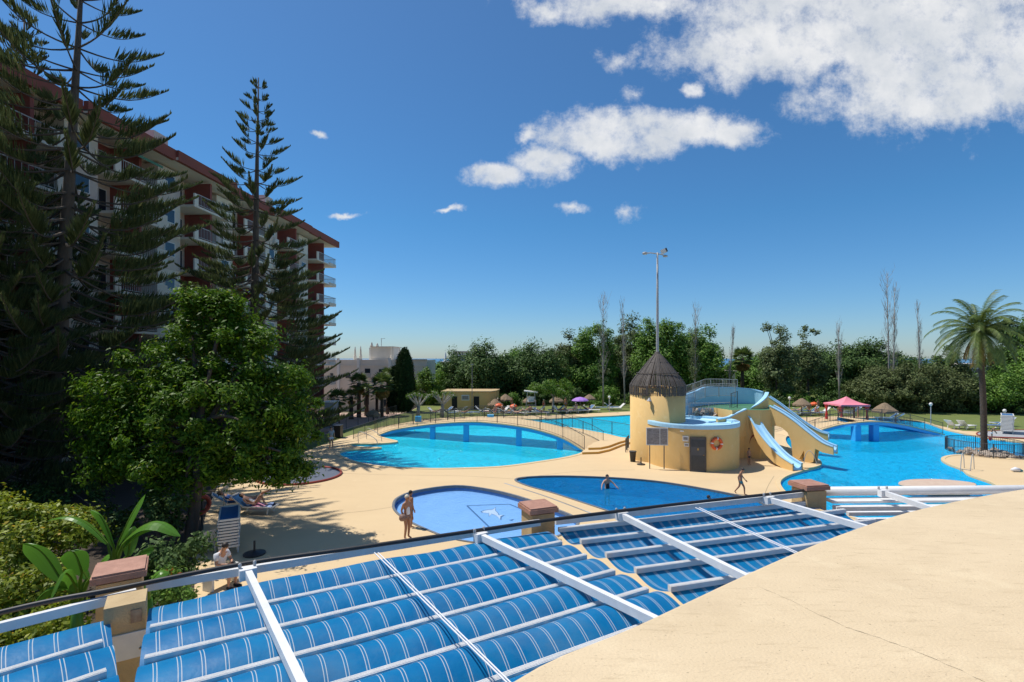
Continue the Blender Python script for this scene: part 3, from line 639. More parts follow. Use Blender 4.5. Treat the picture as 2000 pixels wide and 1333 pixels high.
awning('inflated blue awning with white pinstripes between the banana plant pillar and the paddling pool pillar', V2(-2.98,4.27), V2(.33,6.06), V2(.245,-.40), V2(.215,-.385), 7, .125, first=1, over=.03)
awning('blue pinstriped awning ending left of the rusty steel plate column', V2(-5.1,2.25), V2(-3.24,4.02), V2(.36,-.36), V2(.30,-.345), 3, .105, first=1)
awning('sagging blue awning with white stripes in front of the middle pool', V2(.56,6.16), V2(4.40,7.36), V2(.213,-.392), V2(.10,-.43), 6, -.06, over=-.01)
# retracted awning right of the slide pool pillar: cloth hanging in folds
t = thing('folded_awning', 'dark blue awning bunched in hanging folds under the pale roller tube', 'awning', (6.2, 7.1, 4.8))
MB().bar((4.62, 7.05, 4.86), (9.3, 7.18, 4.86), .06, .05).build('slat', 'white_metal', t)
MB().bar((4.62, 6.86, 4.83), (9.3, 6.98, 4.83), .06, .05).build('slat', 'white_metal', t)
rws = []; uvs = []
for v_ in range(7):
    r_ = []; uu = []
    for k in range(220):
        s_ = k/219; r_.append(Vector((4.65+4.6*s_, 6.93+.12*s_+.035*math.sin(s_*120)*(v_/6)-.05*v_/6, 4.80-.40*v_/6+.03*math.sin(s_*11)))); uu.append((s_*4.9, v_/6))
    rws.append(r_); uvs.append(uu)
mb = MB(); mb.grid(rws, uvs); mb.build('cloth', 'awning_cloth', t, True)
rws = []; uvs = []
for v_ in range(9):
    r_ = []; uu = []
    for k in range(80):
        s_ = k/79; r_.append(Vector((4.65+4.6*s_, 6.84+.12*s_-.62*v_/8, 4.79-.07*math.sin(v_/8*math.pi)-.12*v_/8))); uu.append((s_*4.9, v_/8))
    rws.append(r_); uvs.append(uu)
mb = MB(); mb.grid(rws, uvs); mb.build('cloth', 'awning_cloth', t, True)
# black cable lying on the rails, ropes on the awnings
pts = [G(x, y, ZR+.075) for x, y in ((-260,1262),(0,1197),(110,1172),(230,1150),(480,1101),(700,1070),(935,1036),(1050,1019),(1215,998),(1350,982),(1500,966),(1590,956))]
tag(MB().tube(smooth_poly(pts, 6, False), .021, 8).build('black_cable', 'black_rubber', None, True), 'thick black cable lying along the white awning rail', 'cable')
def rope(pts, label):
    t = thing('rope', label, 'rope', G(*pts[0][:2], ZR), 'white awning ropes')
    for off in (-.012, .012):
        q = [G(x+off*300, y, z)+Vector((0, 0, 0)) for x, y, z in pts]; MB().tube(smooth_poly(q, 6, False), .006, 5).build('strand', 'cloth_white', t)
rope([(735,1080,5.08),(800,1143,5.12),(880,1222,5.12),(990,1330,5.1),(1100,1440,5.05)], 'doubled white rope slanting over the inflated blue awning')
rope([(1362,992,5.08),(1440,1028,5.06),(1562,1083,5.05),(1640,1118,5.03)], 'doubled white rope slanting over the sagging blue awning')
# drain channel and expansion joints let into the deck
def strip(pts, w, m, label, name, cat):
    P = smooth_poly([G(x, y) for x, y in pts], 6, False); mb = MB(); rows = []
    for i, p in enumerate(P):
        d = P[min(i+1, len(P)-1)]-P[max(i-1, 0)]; d.normalize(); s_ = Vector((-d.y, d.x, 0))*w/2; rows.append([p-s_+Vector((0, 0, .004)), p+s_+Vector((0, 0, .004))])
    mb.grid(rows); return tag(mb.build(name, m), label, cat, None, 'structure')
mat('joint', (.33, .25, .15, 1), (.42, .32, .19, 1), .9, 5)
strip([(985,944),(1010,952),(1060,968),(1120,990),(1180,1012)], .10, 'grey_metal', 'thin drain channel between the paddling and middle pools', 'drain_channel', 'ground')
strip([(1020,955),(1075,973),(1135,996),(1190,1020)], .035, 'joint', 'hairline joint beside the drain channel', 'deck_joint', 'ground')
strip([(668,925),(760,928),(900,930),(1004,936)], .03, 'joint', 'hairline joint between the lagoon and paddling pools', 'deck_joint', 'ground')
strip([(1004,936),(1120,922),(1240,918)], .03, 'joint', 'hairline joint between the lagoon and the slide house', 'deck_joint', 'ground')
strip([(770,990),(700,1000),(560,1010),(450,1018)], .03, 'joint', 'hairline joint from the paddling pool to the loungers', 'deck_joint', 'ground')
strip([(1490,976),(1500,950),(1512,930)], .03, 'joint', 'hairline joint between the middle and slide pools', 'deck_joint', 'ground')
# ============================================================ SLIDE TOWER
TC = Vector((10.2, 35.9, 0)); TR = 1.87; RC = Vector((12.1, 34.5, 0)); RR = 2.95
def arc(c, r, a0, a1, n): return [(c.x+r*math.cos(R(a0+(a1-a0)*i/n)), c.y+r*math.sin(R(a0+(a1-a0)*i/n))) for i in range(n+1)]
st = thing('slide_house', 'sand yellow slide house with round tower and thatched slat roof', 'building', (12, 36, 0))
MB().lathe([(TR, 0), (TR, 5.0), (TR-.12, 5.0), (TR-.12, 4.6)], TC, 48, caps=False).build('tower_wall', 'yellow_wall', st, True)
MB().lathe([(.01, 4.6), (TR-.11, 4.6)], TC, 32, caps=False).build('tower_floor', 'yellow_wall', st)
MB().lathe([(RR, 0), (RR, 2.62)], RC, 64, caps=False).build('round_wall', 'yellow_wall', st, True)
mb = MB(); mb.lathe([(.01, 2.64), (RR-.42, 2.64), (RR-.36, 2.70), (RR-.34, 2.84), (RR+.03, 2.86), (RR+.05, 2.80), (RR+.045, 2.60)], RC, 64, caps=False); mb.build('flat_roof', 'sky_blue_paint', st)
# roof slats: upright fringe, then leaning in to the apex
def slat_mesh():
    mb = MB(); prof = [(TR+.05, 4.47), (TR+.055, 5.14), (TR-.16, 5.50), (1.00, 6.40), (.50, 7.0), (.13, 7.38)]
    prev = None
    for (r, z) in prof:
        w = .032 if r > .4 else .02
        cur = [Vector((r, -w, z)), Vector((r, w, z)), Vector((r-.03, w, z-.01)), Vector((r-.03, -w, z-.01))]
        if prev: mb.add(prev+cur, [(i, (i+1) % 4, 4+(i+1) % 4, 4+i) for i in range(4)])
        prev = cur
    return mb
s0 = slat_mesh().build('roof_slat', 'slat', None); s0.parent = st; s0.location = TC-st.location
for i in range(1, 112):
    c = s0.copy(); col.objects.link(c); c.rotation_euler = (0, 0, 2*math.pi*i/112+random.uniform(-.012, .012)); c.scale = (1, random.uniform(.55, 1.15), random.uniform(.992, 1.004))
mb = MB()
for r_, z in ((TR+.005, 5.12), (TR+.005, 4.62), (1.42, 5.98), (.72, 6.72)):
    mb.tube([(TC.x+r_*math.cos(a*math.pi/24), TC.y+r_*math.sin(a*math.pi/24), z) for a in range(49)], .025, 5, False)
mb.lathe([(.22, 7.30), (.18, 7.42), (.10, 7.47)], TC, 16); mb.build('roof_hoops', 'slat', st)
# block under the platform, walls, turf
blk = [(12.3,37.7),(14.7,37.3),(15.2,35.35),(16.3,35.95),(17.2,35.5),(18.3,35.9),(18.9,37.2),(20.1,39.2),(20,42),(12.6,42)]
mb = MB(); mb.prism(blk, 0, 3.40, top=False, bottom=False); mb.build('platform_block', 'yellow_wall', st)
mb = MB(); mb.add([(x, y, 3.40) for x, y in blk], [tuple(range(len(blk)))]); mb.build('turf', 'plank_green', st)
mb = MB(); mb.bar((12.35,37.66,3.02), (14.68,37.26,3.02), .03, .72); mb.build('inner_wall', 'sky_blue_paint', st)
def wallpath(tops, th, zb, m, name, cm=None):
    mb = MB(); tops = [Vector(p) for p in tops]; rows = []
    for i, p in enumerate(tops):
        d = tops[min(i+1, len(tops)-1)]-tops[max(i-1, 0)]; d.z = 0; d.normalize(); n_ = Vector((-d.y, d.x, 0))*th/2
        a, b = p-n_, p+n_; zb_ = zb if not callable(zb) else zb(i)
        rows.append([Vector((a.x, a.y, zb_)), a, b, Vector((b.x, b.y, zb_))])
    mb.grid(rows)
    for r_ in (rows[0], rows[-1]): mb.add(r_, [(0, 1, 2, 3)])
    o = mb.build(name, m, st)
    if cm:
        mb = MB(); mb.grid([[r_[1]+(r_[1]-r_[2]).normalized()*.03-Vector((0, 0, .05)), r_[1]+(r_[1]-r_[2]).normalized()*.03+Vector((0, 0, .03)), r_[2]+(r_[2]-r_[1]).normalized()*.03+Vector((0, 0, .03)), r_[2]+(r_[2]-r_[1]).normalized()*.03-Vector((0, 0, .05))] for r_ in rows])
        mb.build('coping', cm, st)
    return o
bw = smooth_poly([A(1337,772,37.3), A(1358,765,38.4), A(1378,757,39.6), A(1410,757,40.3), A(1440,758,40.6), A(1470,761,40.4), A(1490,766,39.8)], 4, False)
wallpath(bw, .16, 2.6, 'sky_blue_paint', 'back_wall', 'light_blue')
cw = smooth_poly([A(1461,803,36.5), A(1468,796.5,36.35), A(1478,790,36.3), A(1488,782,36.5), A(1495,774,37.0), A(1498,767,37.9)], 4, False)
wallpath(cw, .2, 0, 'yellow_wall', 'curved_parapet', 'sky_blue_paint')
sp_ = [A(1400,819,34.9), A(1422,815,35.2), A(1440,806,35.5), A(1456,799,35.95)]
wallpath(sp_, .16, 1.5, 'yellow_wall', 'stair_parapet', 'sky_blue_paint')
wallpath([A(1385,824,34.6), A(1412,820,35.6), A(1440,806,36.8)], .1, 2.6, 'light_blue', 'inner_parapet')
for i in range(12):
    bm_ = MB(); c = (13.2+random.random()*1.5, 36.9+random.random()*.3, 2.72+random.random()*.5); bm_.lathe([(.02, -.12), (.16, -.06), (.18, .05), (.05, .13)], c, 7, .25); bm_.build('rockery_stone', 'stone', st)
# slides
def hitplane(x, y, P, Q):
    """pixel ray meets the upright plane through ground points P, Q"""
    d = Vector(((x-1000)/F, 1)); e = Vector(Q)-Vector(P); det = d.x*(-e.y)+e.x*d.y
    t = (P[0]*(-e.y)+e.x*P[1])/det; return Vector((d.x*t, t, H-(y-HY)/F*t))
def slide(label, P, Q, top, poly, s, w, dip=.22):
    t = thing('water_slide', label, 'slide', (Q[0], Q[1], 0), 'slides of the slide house'); s = Vector((s[0], s[1], 0)).normalized()
    tp = smooth_poly([hitplane(x, y, P, Q) for x, y in top], 5, False); pl = [hitplane(x, y, P, Q) for x, y in poly]
    full = tp+pl; n = len(full)
    for k, off in enumerate((0, w)):
        mb = MB(); o1 = s*off; o2 = s*(off+.09)
        tri = geometry.tessellate_polygon([full])
        mb.add([p+o1 for p in full], [tuple(q) for q in tri]); mb.add([p+o2 for p in full], [tuple(reversed(q)) for q in tri])
        mb.grid([[full[i % n]+o1, full[i % n]+o2] for i in range(n+1)]); mb.build('side_wall', 'yellow_wall', t)
        mb = MB(); mb.grid([[p+o1-s*.025-Vector((0, 0, .03)), p+o1-s*.025+Vector((0, 0, .035)), p+o2+s*.025+Vector((0, 0, .035)), p+o2+s*.025-Vector((0, 0, .03))] for p in tp]); mb.build('coping', 'sky_blue_paint', t)
    rows = []
    for i, p in enumerate(tp):
        rows.append([p+s*(.09+(w-.09)*j/8)-Vector((0, 0, .05+dip*math.sin(math.pi*j/8)**.6)) for j in range(9)])
    MB().grid(rows).build('chute', 'light_blue', t, True)
    rows = [[p+s*(.09+(w-.09)*j/8)-Vector((0, 0, .12+dip)) for j in range(9)] for p in tp]; MB().grid(rows).build('chute_underside', 'yellow_wall', t)
    e = tp[-1]; MB().grid([[e+s*(.0+(w+.09)*j/6)+Vector((0, 0, -.05-dip*math.sin(math.pi*j/6)**.6)) for j in range(7)], [e+s*(w+.09)*j/6-Vector((0, 0, .40)) for j in range(7)]]).build('end_lip', 'light_blue', t)
    return t
slide('broad blue slide coming down to the deck in front of the pool', (16.5, 36.0), (17.4, 31.7), [(1459,810),(1466,820),(1480,843),(1500,868),(1522,890),(1548,907)], [(1548,920.8),(1536,919.5),(1512,905),(1496,889),(1480,866),(1466,836)], (.98, .2), .64)
slide('blue slide on an arched wall ending over the pool water', (18.0, 36.0), (20.44, 32.6), [(1503,793),(1525,805),(1550,822),(1580,846),(1605,864),(1627,873)], [(1627.5,889),(1606,884),(1592,877),(1588,903),(1572,907),(1570,880),(1556,906),(1549,903),(1545,862),(1538,845),(1526,835),(1512,831),(1503,834)], (.81, .58), .55)
slide('farther slide whose end shows above the arched one', (19.75, 39.5), (22.8, 37.0), [(1500,775),(1520,788),(1545,807),(1575,829),(1600,843),(1617,848)], [(1617.5,861),(1598,858),(1585,853),(1580,884),(1570,884),(1566,850),(1540,836),(1515,826),(1500,826)], (.63, .77), .6)
# small platform between deck and pool with ladder
P_ = pxpoly([(1556,893),(1585,893),(1603,903),(1603,911),(1580,917),(1556,912)], sub=3)
tag(MB().prism(P_, 0.004, .10).build('pool_platform', 'deck'), 'small rounded deck step below the arched slide at the pool edge', 'platform')
def ladder(p, dirv, label, hgt=.9):
    t = thing('pool_ladder', label, 'ladder', p); d = Vector((dirv[0], dirv[1], 0)).normalized(); s = Vector((-d.y, d.x, 0)); p = Vector(p)
    for k in (-.24, .24):
        b = p+s*k; MB().tube(smooth_poly([b-d*.55+Vector((0, 0, 0)), b-d*.42+Vector((0, 0, hgt*.75)), b-d*.2+Vector((0, 0, hgt)), b+d*.05+Vector((0, 0, hgt*.7)), b+d*.25+Vector((0, 0, 0)), b+d*.3-Vector((0, 0, .6))], 5, False), .022, 6).build('rail', 'grey_metal', t)
    for z in (.05, -.25): MB().bar(p+d*.24+s*-.24+Vector((0, 0, z)), p+d*.24+s*.24+Vector((0, 0, z)), .08, .025).build('rung', 'grey_metal', t)
ladder(G(1590,909,0), (.6, -.6), 'steel pool ladder on the step under the arched slide', .95)
ladder(G(1888,918,0), (-.7, -.5), 'steel pool ladder on the deck near the fenced palm', 1.0)
# door, signs, ring, lamp
def onwall(x, z, c=RC, r=RR, out=.0):
    dx = (x-1000)/F; a = dx*dx+1; b = -2*(dx*c.x+c.y); e = c.x**2+c.y**2-(r+out)**2; t = (-b-math.sqrt(b*b-4*a*e))/(2*a)
    p = Vector((dx*t, t, z)); n_ = Vector((p.x-c.x, p.y-c.y, 0)).normalized(); return p, n_
p, n_ = onwall(1363, 0, out=-.03); rz = math.atan2(n_.y, n_.x)+math.pi/2
d = MB().box(p+Vector((0, 0, 1.03))+n_*.04, (.86, .09, 2.06), rz).build('door', 'door_grey', st)
sx_ = Vector((math.cos(rz), math.sin(rz), 0))
for a, b, ww, hh in ((-.45, 1.03, .07, 2.1), (.45, 1.03, .07, 2.1)): MB().box(p+sx_*a+n_*.055+Vector((0, 0, b)), (ww, .12, hh), rz).build('door_frame', 'slat', d)
MB().box(p+n_*.055+Vector((0, 0, 2.1)), (.97, .12, .07), rz).build('door_frame', 'slat', d)
MB().box(p+n_*.088+Vector((0, 0, .55)), (.78, .012, .9), rz).build('panel', 'iron', d); MB().box(p+n_*.088+Vector((0, 0, 1.75)), (.78, .012, .45), rz).build('panel', 'iron', d)
MB().lathe([(.03, 0), (.035, .03)], p+n_*.1+sx_*.33+Vector((0, 0, 1.02)), 8).build('handle', 'ochre', d)
MB().box(p+n_*.09+Vector((0, 0, 1.38)), (.09, .012, .12), rz).build('warning_mark', 'ochre', d)
for x, z, w, hh in ((1339, 2.0, .36, .34), (1341, 1.62, .28, .22)):
    q, m_ = onwall(x, z, out=.015); MB().box(q, (w, .03, hh), math.atan2(m_.y, m_.x)+math.pi/2).build('notice', 'plastic_white', st)
    MB().box(q+m_*.017, (w*.7, .006, hh*.5), math.atan2(m_.y, m_.x)+math.pi/2).build('notice_print', 'grey_board', st)
q, m_ = onwall(1332, 2.45, out=.03); MB().box(q, (.22, .06, .07), math.atan2(m_.y, m_.x)+math.pi/2).build('wall_light', 'plastic_white', st)
def liferingmb(c, n_, ro, ri, k=28):
    mb = MB(); n_ = Vector(n_).normalized(); a = n_.cross(Vector((0, 0, 1))).normalized(); b = a.cross(n_); rm = (ro+ri)/2; rt = (ro-ri)/2
    for i in range(k):
        rows = []
        for ii in (i, i+1):
            an = 2*math.pi*ii/k; rad = a*math.cos(an)+b*math.sin(an); rows.append([Vector(c)+rad*(rm+rt*math.cos(q*math.pi/4))+n_*rt*math.sin(q*math.pi/4) for q in range(9)])
        mb.cur = 1 if (i % 7) == 0 else 0; mb.grid(rows)
    return mb
q, m_ = onwall(1400, 1.74, out=.07); tag(liferingmb(q, m_, .41, .22).build('life_ring', ['orange', 'plastic_white'], None, True), 'orange life ring hanging beside the grey door of the slide house', 'life ring')
q, m_ = onwall(1269, 4.28, TC, TR, .05); lm = MB(); lm.box(q, (.12, .12, .18), math.atan2(m_.y, m_.x)); lm.lathe([(.05, .05), (.17, -.12), (.17, -.15)], q+m_*.12, 12); lm.build('wall_lamp', 'grey_metal', st)
# red painted arch and a row of marks on the shaded wall below the slide
pw = lambda x, y: hitplane(x, y, (16.3, 35.87), (17.2, 35.43))
mb = MB(); pts = [pw(x, y) for x, y in ((1464,866),(1466,858),(1470,852),(1477,849),(1484,850))]; mb.grid([[p+Vector((-.012, -.014, -.07)), p+Vector((-.012, -.014, .07))] for p in smooth_poly(pts, 4, False)]); mb.build('painted_arch', 'rust_red', st)
for k in range(4):
    c = pw(1476.5+k*3.2, 860); MB().box(c+Vector((-.012, -.014, 0)), (.06, .012, .05), R(-26)).build('painted_mark', 'iron', st)
fence([A(1338,796,36.95), A(1350,790,37.5), A(1378,777,38.6), A(1400,775.5,39), A(1436,776,39.2)], 1.0, 'dark bar railing along the stair ramp of the slide house', post=1.5, m='grey_metal', sp=.11)
fence([Vector(p)+Vector((0, 0, .03)) for p in (bw[0], bw[4], bw[8], bw[12], bw[16])], .62, 'pale tube railing on the blue back wall of the slide house', post=1.4, m='grey_metal', sp=.16)
fence([A(1346,813.5,36.95), A(1390,813,37.05), A(1425,812,36.9)], .95, 'grey railing across the roof terrace of the slide house', post=1.2, m='grey_metal', sp=.12)
fence([A(1428,800,37.3), A(1440,796,37.2)], 1.15, 'short dark railing at the top of the slide stairs', post=.6, m='iron')
# information board on two posts
t = thing('information_board', 'weathered notice board on two thin posts before the round wall', 'sign', G(1283, 908))
bA, bB = G(1269, 916), G(1297, 916.5); dv = (bB-bA).normalized()
for b in (bA, bB): MB().bar(b, b+Vector((0, 0, 2.3)), .05, .05, up=(0, 1, 0)).build('post', 'iron', t)
c = (bA+bB)/2; rz = math.atan2(dv.y, dv.x); nn = Vector((dv.y, -dv.x, 0))
MB().box(c+nn*.05+Vector((0, 0, 2.06)), (1.28, .05, 1.02), rz).build('panel', 'grey_board', t)
for z in (1.53, 2.59): MB().box(c+nn*.055+Vector((0, 0, z)), (1.34, .07, .05), rz).build('frame', 'plastic_white', t)
for k in (-.65, .17, .65): MB().box(c+nn*.06+dv*k+Vector((0, 0, 2.06)), (.035, .07, 1.06), rz).build('frame', 'plastic_white', t)
# flood light mast inside the tower
t = thing('lamp_mast', 'tall grey lamp mast with two flood lights rising through the thatched tower roof', 'lamp post', (TC.x, TC.y, 0))
MB().tube([(TC.x, TC.y, 0), (TC.x, TC.y, 7.5), (TC.x, TC.y, 11), (TC.x, TC.y, 14.4)], [.11, .10, .085, .06], 10).build('mast', 'grey_metal', t, True)
z0 = 14.36
MB().tube([(TC.x, TC.y, z0-.05), (TC.x-.5, TC.y-.02, z0+.02), (TC.x-.75, TC.y, z0)], .04, 6).build('arm', 'grey_metal', t)
MB().tube([(TC.x, TC.y, z0-.05), (TC.x+.25, TC.y-.02, z0-.08), (TC.x+.5, TC.y, z0-.17)], .04, 6).build('arm', 'grey_metal', t)
MB().lathe([(.02, -.1), (.16, -.07), (.19, 0), (.15, .07), (.04, .1)], (TC.x-.88, TC.y, z0-.01), 12).build('lamp_head', 'grey_metal', t, True)
MB().lathe([(.02, -.08), (.15, -.06), (.17, 0), (.12, .06), (.04, .08)], (TC.x+.55, TC.y, z0-.2), 12).build('lamp_head', 'grey_metal', t, True)
MB().box((TC.x+.42, TC.y, z0+.13), (.30, .24, .30), R(20), axes=(Vector((.9, 0, .4)), Vector((0, 1, 0)), Vector((-.4, 0, .9)))).build('flood_light', 'plastic_white', t)
MB().box((TC.x+.60, TC.y, z0+.22), (.10, .26, .28), R(20), axes=(Vector((.9, 0, .4)), Vector((0, 1, 0)), Vector((-.4, 0, .9)))).build('flood_light_glass', 'iron', t)

# ============================================================ BUILDINGS
# tall apartment block: u runs from the far end back to the camera, n_ points at the pools
uu_ = Vector((-.065, -1, 0)).normalized(); no_ = Vector((1, -.065, 0)).normalized(); F0 = Vector((-28.1, 73.5, 0))
def fp(s, o, z): return F0+uu_*s+no_*o+Vector((0, 0, z))
rzb = math.atan2(uu_.y, uu_.x)
def bbox(mb, s0, s1, o0, o1, z0, z1):
    a = fp((s0+s1)/2, (o0+o1)/2, (z0+z1)/2); mb.box(a, (abs(s1-s0), abs(o1-o0), z1-z0), axes=(uu_, no_, Vector((0, 0, 1)))); return mb
tb = thing('apartment_block', 'tall cream and maroon apartment block with rows of balconies behind the pines', 'building', fp(28, -6, -1.3))
bbox(MB(), 0, 64, -14, -.02, -1.3, 23.2).build('core', 'cream_pink', tb)
BAY = 8.0; NF = 8; FH = 2.8; ZT = 23.0
jog = [0, .15, -.45, .2, 0, -.3, .1, 0]
for b in range(8):
    s0 = b*BAY; j = jog[b]
    rf = bbox(MB(), s0-(.9 if b == 0 else -.02), s0+BAY-.02, -14.3, 3.0+j, ZT+.02, ZT+.24).build('roof', 'cream', tb)
    bbox(MB(), s0-(.9 if b == 0 else -.02), s0+BAY-.04, 2.7+j, 3.04+j, ZT-.02, ZT+.82).build('fascia', 'fascia_red', rf)
    bbox(MB(), s0-.9 if b == 0 else s0, s0+BAY-.05, -14.2, 2.68+j, ZT+.245, ZT+.5).build('roof_deck', 'fascia_red', rf)
    if b in (2, 4): bbox(MB(), s0-.2, s0+1.3, .5, 2.2, ZT+.3, ZT+1.9).build('chimney', 'cream_pink', rf)
for b in range(8):
    for k in range(NF):
        s0 = b*BAY; z = ZT-FH*(k+1); j = jog[b]*.6
        far = b >= 5
        # balcony slab with cream edge, solid corner parapet, open railing
        bal = bbox(MB(), s0-(.7 if b == 0 else -.4), s0+5.4, -.01, 2.62+j, z-.16, z+.02).build('balcony', 'cream', tb)
        mb = MB(); bbox(mb, s0-(.7 if b == 0 else -.4), s0+1.5, 2.5+j, 2.63+j, z+.021, z+1.0 if b else z+.25); mb.build('parapet', 'cream', bal); bbox(MB(), s0+4.9, s0+5.4, 2.5+j, 2.63+j, z+.021, z+1.0).build('parapet', 'cream', bal)
        mb = MB(); a0 = s0+1.5 if b else s0-.7
        bbox(mb, a0, s0+4.9, 2.54+j, 2.60+j, z+1.0, z+1.06); bbox(mb, a0, s0+4.9, 2.56+j, 2.59+j, z+.12, z+.16)
        q = a0+.12
        while q < s0+4.9: bbox(mb, q, q+.03, 2.56+j, 2.585+j, z+.16, z+1.0); q += .2 if b < 5 else .4
        if b == 0:
            q = .1; bbox(mb, -.68, -.64, 0, 2.55, z+1.0, z+1.06)
            while q < 2.55: bbox(mb, -.68, -.65, q, q+.03, z+.05, z+1.0); q += .22
        mb.build('railing', 'grey_metal', bal)
        # maroon recess wall with glazed door, cream closed bay that stands proud
        bbox(MB(), s0+.5, s0+5.3, -.01, .03, z+.025, z+FH-.17).build('recess_wall', 'maroon' if (b*3+k) % 4 == 0 else 'cream_pink', tb)
        bbox(MB(), s0+2.7, s0+2.95, .031, 2.35+j, z+.025, z+FH-.18).build('partition', 'maroon', tb)
        for (wa, wb) in ((.9, 2.4), (3.3, 4.7)):
            w = bbox(MB(), s0+wa, s0+wb, .031, .09, z+.05, z+2.15).build('window', 'white_paint', tb)
            mid = (wa+wb)/2
            for (pa, pb) in ((wa+.07, mid-.03), (mid+.03, wb-.07)): bbox(MB(), s0+pa, s0+pb, .085, .10, z+.12, z+2.08).build('pane', 'glass', w)
        bbox(MB(), s0+5.42, s0+7.95, -.01, 1.35+j, z-.17, z+FH-.18).build('closed_bay', 'cream_pink' if (b+k) % 2 else 'cream', tb)
        w = bbox(MB(), s0+6.1, s0+7.3, 1.351+j, 1.40+j, z+.9, z+2.1).build('window', 'white_paint', tb); bbox(MB(), s0+6.18, s0+7.22, 1.395+j, 1.41+j, z+.97, z+2.03).build('pane', 'glass', w)
        if random.random() < .4: bbox(MB(), s0+5.6, s0+6.4, 1.352+j, 1.68+j, z+.05, z+.6).build('air_conditioner', 'plastic_white', tb)
        if random.random() < .22 and b > 0:
            mb = MB(); mb.grid([[fp(s0+1.5, 2.0+j, z+2.3), fp(s0+4.9, 2.0+j, z+2.3)], [fp(s0+1.5, 3.1+j, z+1.75), fp(s0+4.9, 3.1+j, z+1.75)], [fp(s0+1.5, 3.1+j, z+1.55), fp(s0+4.9, 3.1+j, z+1.55)]]); mb.build('sun_blind', 'plastic_white' if k % 2 else 'plank_green', tb)
# white apartment house behind the court
Yb = 81.0; wx = lambda x: (x-1000)/F*Yb; wz = lambda y: H-(y-HY)/F*Yb
wb_ = thing('white_house', 'white two storey house with pointed roof turrets behind the palms', 'building', (-20, Yb, -1.3))
def wbx(x0, x1, y0, y1, dy, dep, m, name, par=wb_, smooth=False): 
    return MB().box(((wx(x0)+wx(x1))/2, Yb+dy+dep/2, (wz(y0)+wz(y1))/2), (abs(wx(x1)-wx(x0)), dep, abs(wz(y0)-wz(y1)))).build(name, m, par, smooth)
wbx(560, 770, 703, 802.5, 0, 10, 'white_wall', 'wall'); wbx(770.2, 833, 703.5, 802.5, .5, 9, 'white_wall', 'wall')
wbx(560, 770, 714, 715.5, -.12, .12, 'cream', 'cornice'); wbx(770.5, 833, 714, 715.5, .38, .12, 'cream', 'cornice'); wbx(770.2, 833, 702, 704, .3, .3, 'cream_pink', 'cornice')
for x in (661, 700, 761): wbx(x-2.5, x+2.5, 700, 790, -.2, .19, 'white_paint', 'pilaster')
pent = wbx(717, 763, 678, 702.8, 2, 5, 'white_wall', 'roof_room'); wbx(716, 764, 676.5, 678, 1.8, 5.4, 'cream_pink', 'roof_room_edge', wb_)
wbx(713, 717, 679, 702.8, 2.3, 3, 'white_paint', 'stair_wall')
def turret(x, ytop, ybase, dy, w=4.5):
    c = Vector((wx(x), Yb+dy, 0)); z0, z1 = wz(ybase), wz(ytop); r_ = w/2/F*Yb; hh = z1-z0
    MB().lathe([(r_, z0), (r_, z0+hh*.3), (r_*.75, z0+hh*.34), (r_*.55, z0+hh*.7), (r_*.25, z0+hh*.95), (.02, z1)], c, 6).build('turret', 'cream', wb_)
for x, yt, yb in ((689, 677, 703), (700, 676, 703), (722, 668, 677), (733, 670, 677), (762, 676, 703), (777.5, 678, 703), (786, 678, 703)): turret(x, yt, yb, 1.2, 6)
MB().tube([(wx(735.5), Yb+3, wz(677)), (wx(735.5), Yb+3, wz(660))], .05, 4).build('aerial', 'grey_metal', wb_); MB().bar((wx(734), Yb+3, wz(661)), (wx(743), Yb+3, wz(660)), .05, .05).build('aerial_arm', 'grey_metal', wb_)
for (x, y0, y1, w, rail) in ((718, 719, 737, 13, 1), (745, 720, 735, 12, 1), (680, 728, 740, 12, 0), (718, 756, 775, 10, 0), (748, 757, 776, 10, 0), (690, 764, 780, 14, 1), (716, 777, 792, 12, 0), (753, 779, 796, 9, 0), (648, 728, 742, 8, 0), (800, 726, 738, 12, 0), (820, 726, 738, 8, 0), (800, 760, 775, 12, 0), (650, 765, 785, 10, 0), (778, 708, 722, 10, 0)):
    w_ = wbx(x-w/2, x+w/2, y0, y1, -.06 if x < 770 else .44, .06, 'cream', 'window'); wbx(x-w/2+1.2, x+w/2-1.2, y0+1.2, y1-1, -.075 if x < 770 else .425, .03, 'glass', 'pane', w_)
    if rail: wbx(x-w/2-1.5, x+w/2+1.5, y1-8, y1+1, -.5, .05, 'grey_metal', 'balcony_rail', w_)
# pieces of buildings beyond the trees
def farbox(name, label, x0, x1, y0, y1, Y, m, extra=None):
    t = thing(name, label, 'building', ((x0+x1)/2/F*Y-Y, Y, -1.3))
    z1 = H-(y0-HY)/F*Y; c = A((x0+x1)/2, y0, Y); w = (x1-x0)/F*Y
    MB().box((c.x, Y+4, (z1-1.4)/2), (w, 8, z1+1.3)).build('wall', m, t)
    MB().box((c.x, Y+4, z1+.12), (w+.5, 8.5, .24)).build('roof', 'cream_pink', t)
    for k in range(max(1, int(w/3))): 
        xw = c.x-w/2+1.2+k*3; wn = MB().box((xw, Y-.03, z1-1.6), (1.1, .06, 1.3)).build('window', 'cream', t); MB().box((xw, Y-.065, z1-1.6), (.9, .02, 1.1)).build('pane', 'glass', wn)
    if extra: extra(t, c, z1, Y)
    return t
def spire(t, c, z1, Y):
    q = A(869, 690, Y); MB().lathe([(.5, z1), (.4, z1+.8), (.12, q.z), (.02, q.z+.3)], (q.x, Y+1, 0), 6).build('turret', 'white_paint', t)
farbox('white_block', 'small white block with one turret rising above the pines', 858, 886, 709, 760, 125, 'white_wall', spire)
farbox('white_block', 'pale upper storey peeping over the tree crowns beside the turret block', 887, 916, 688, 740, 135, 'white_wall')
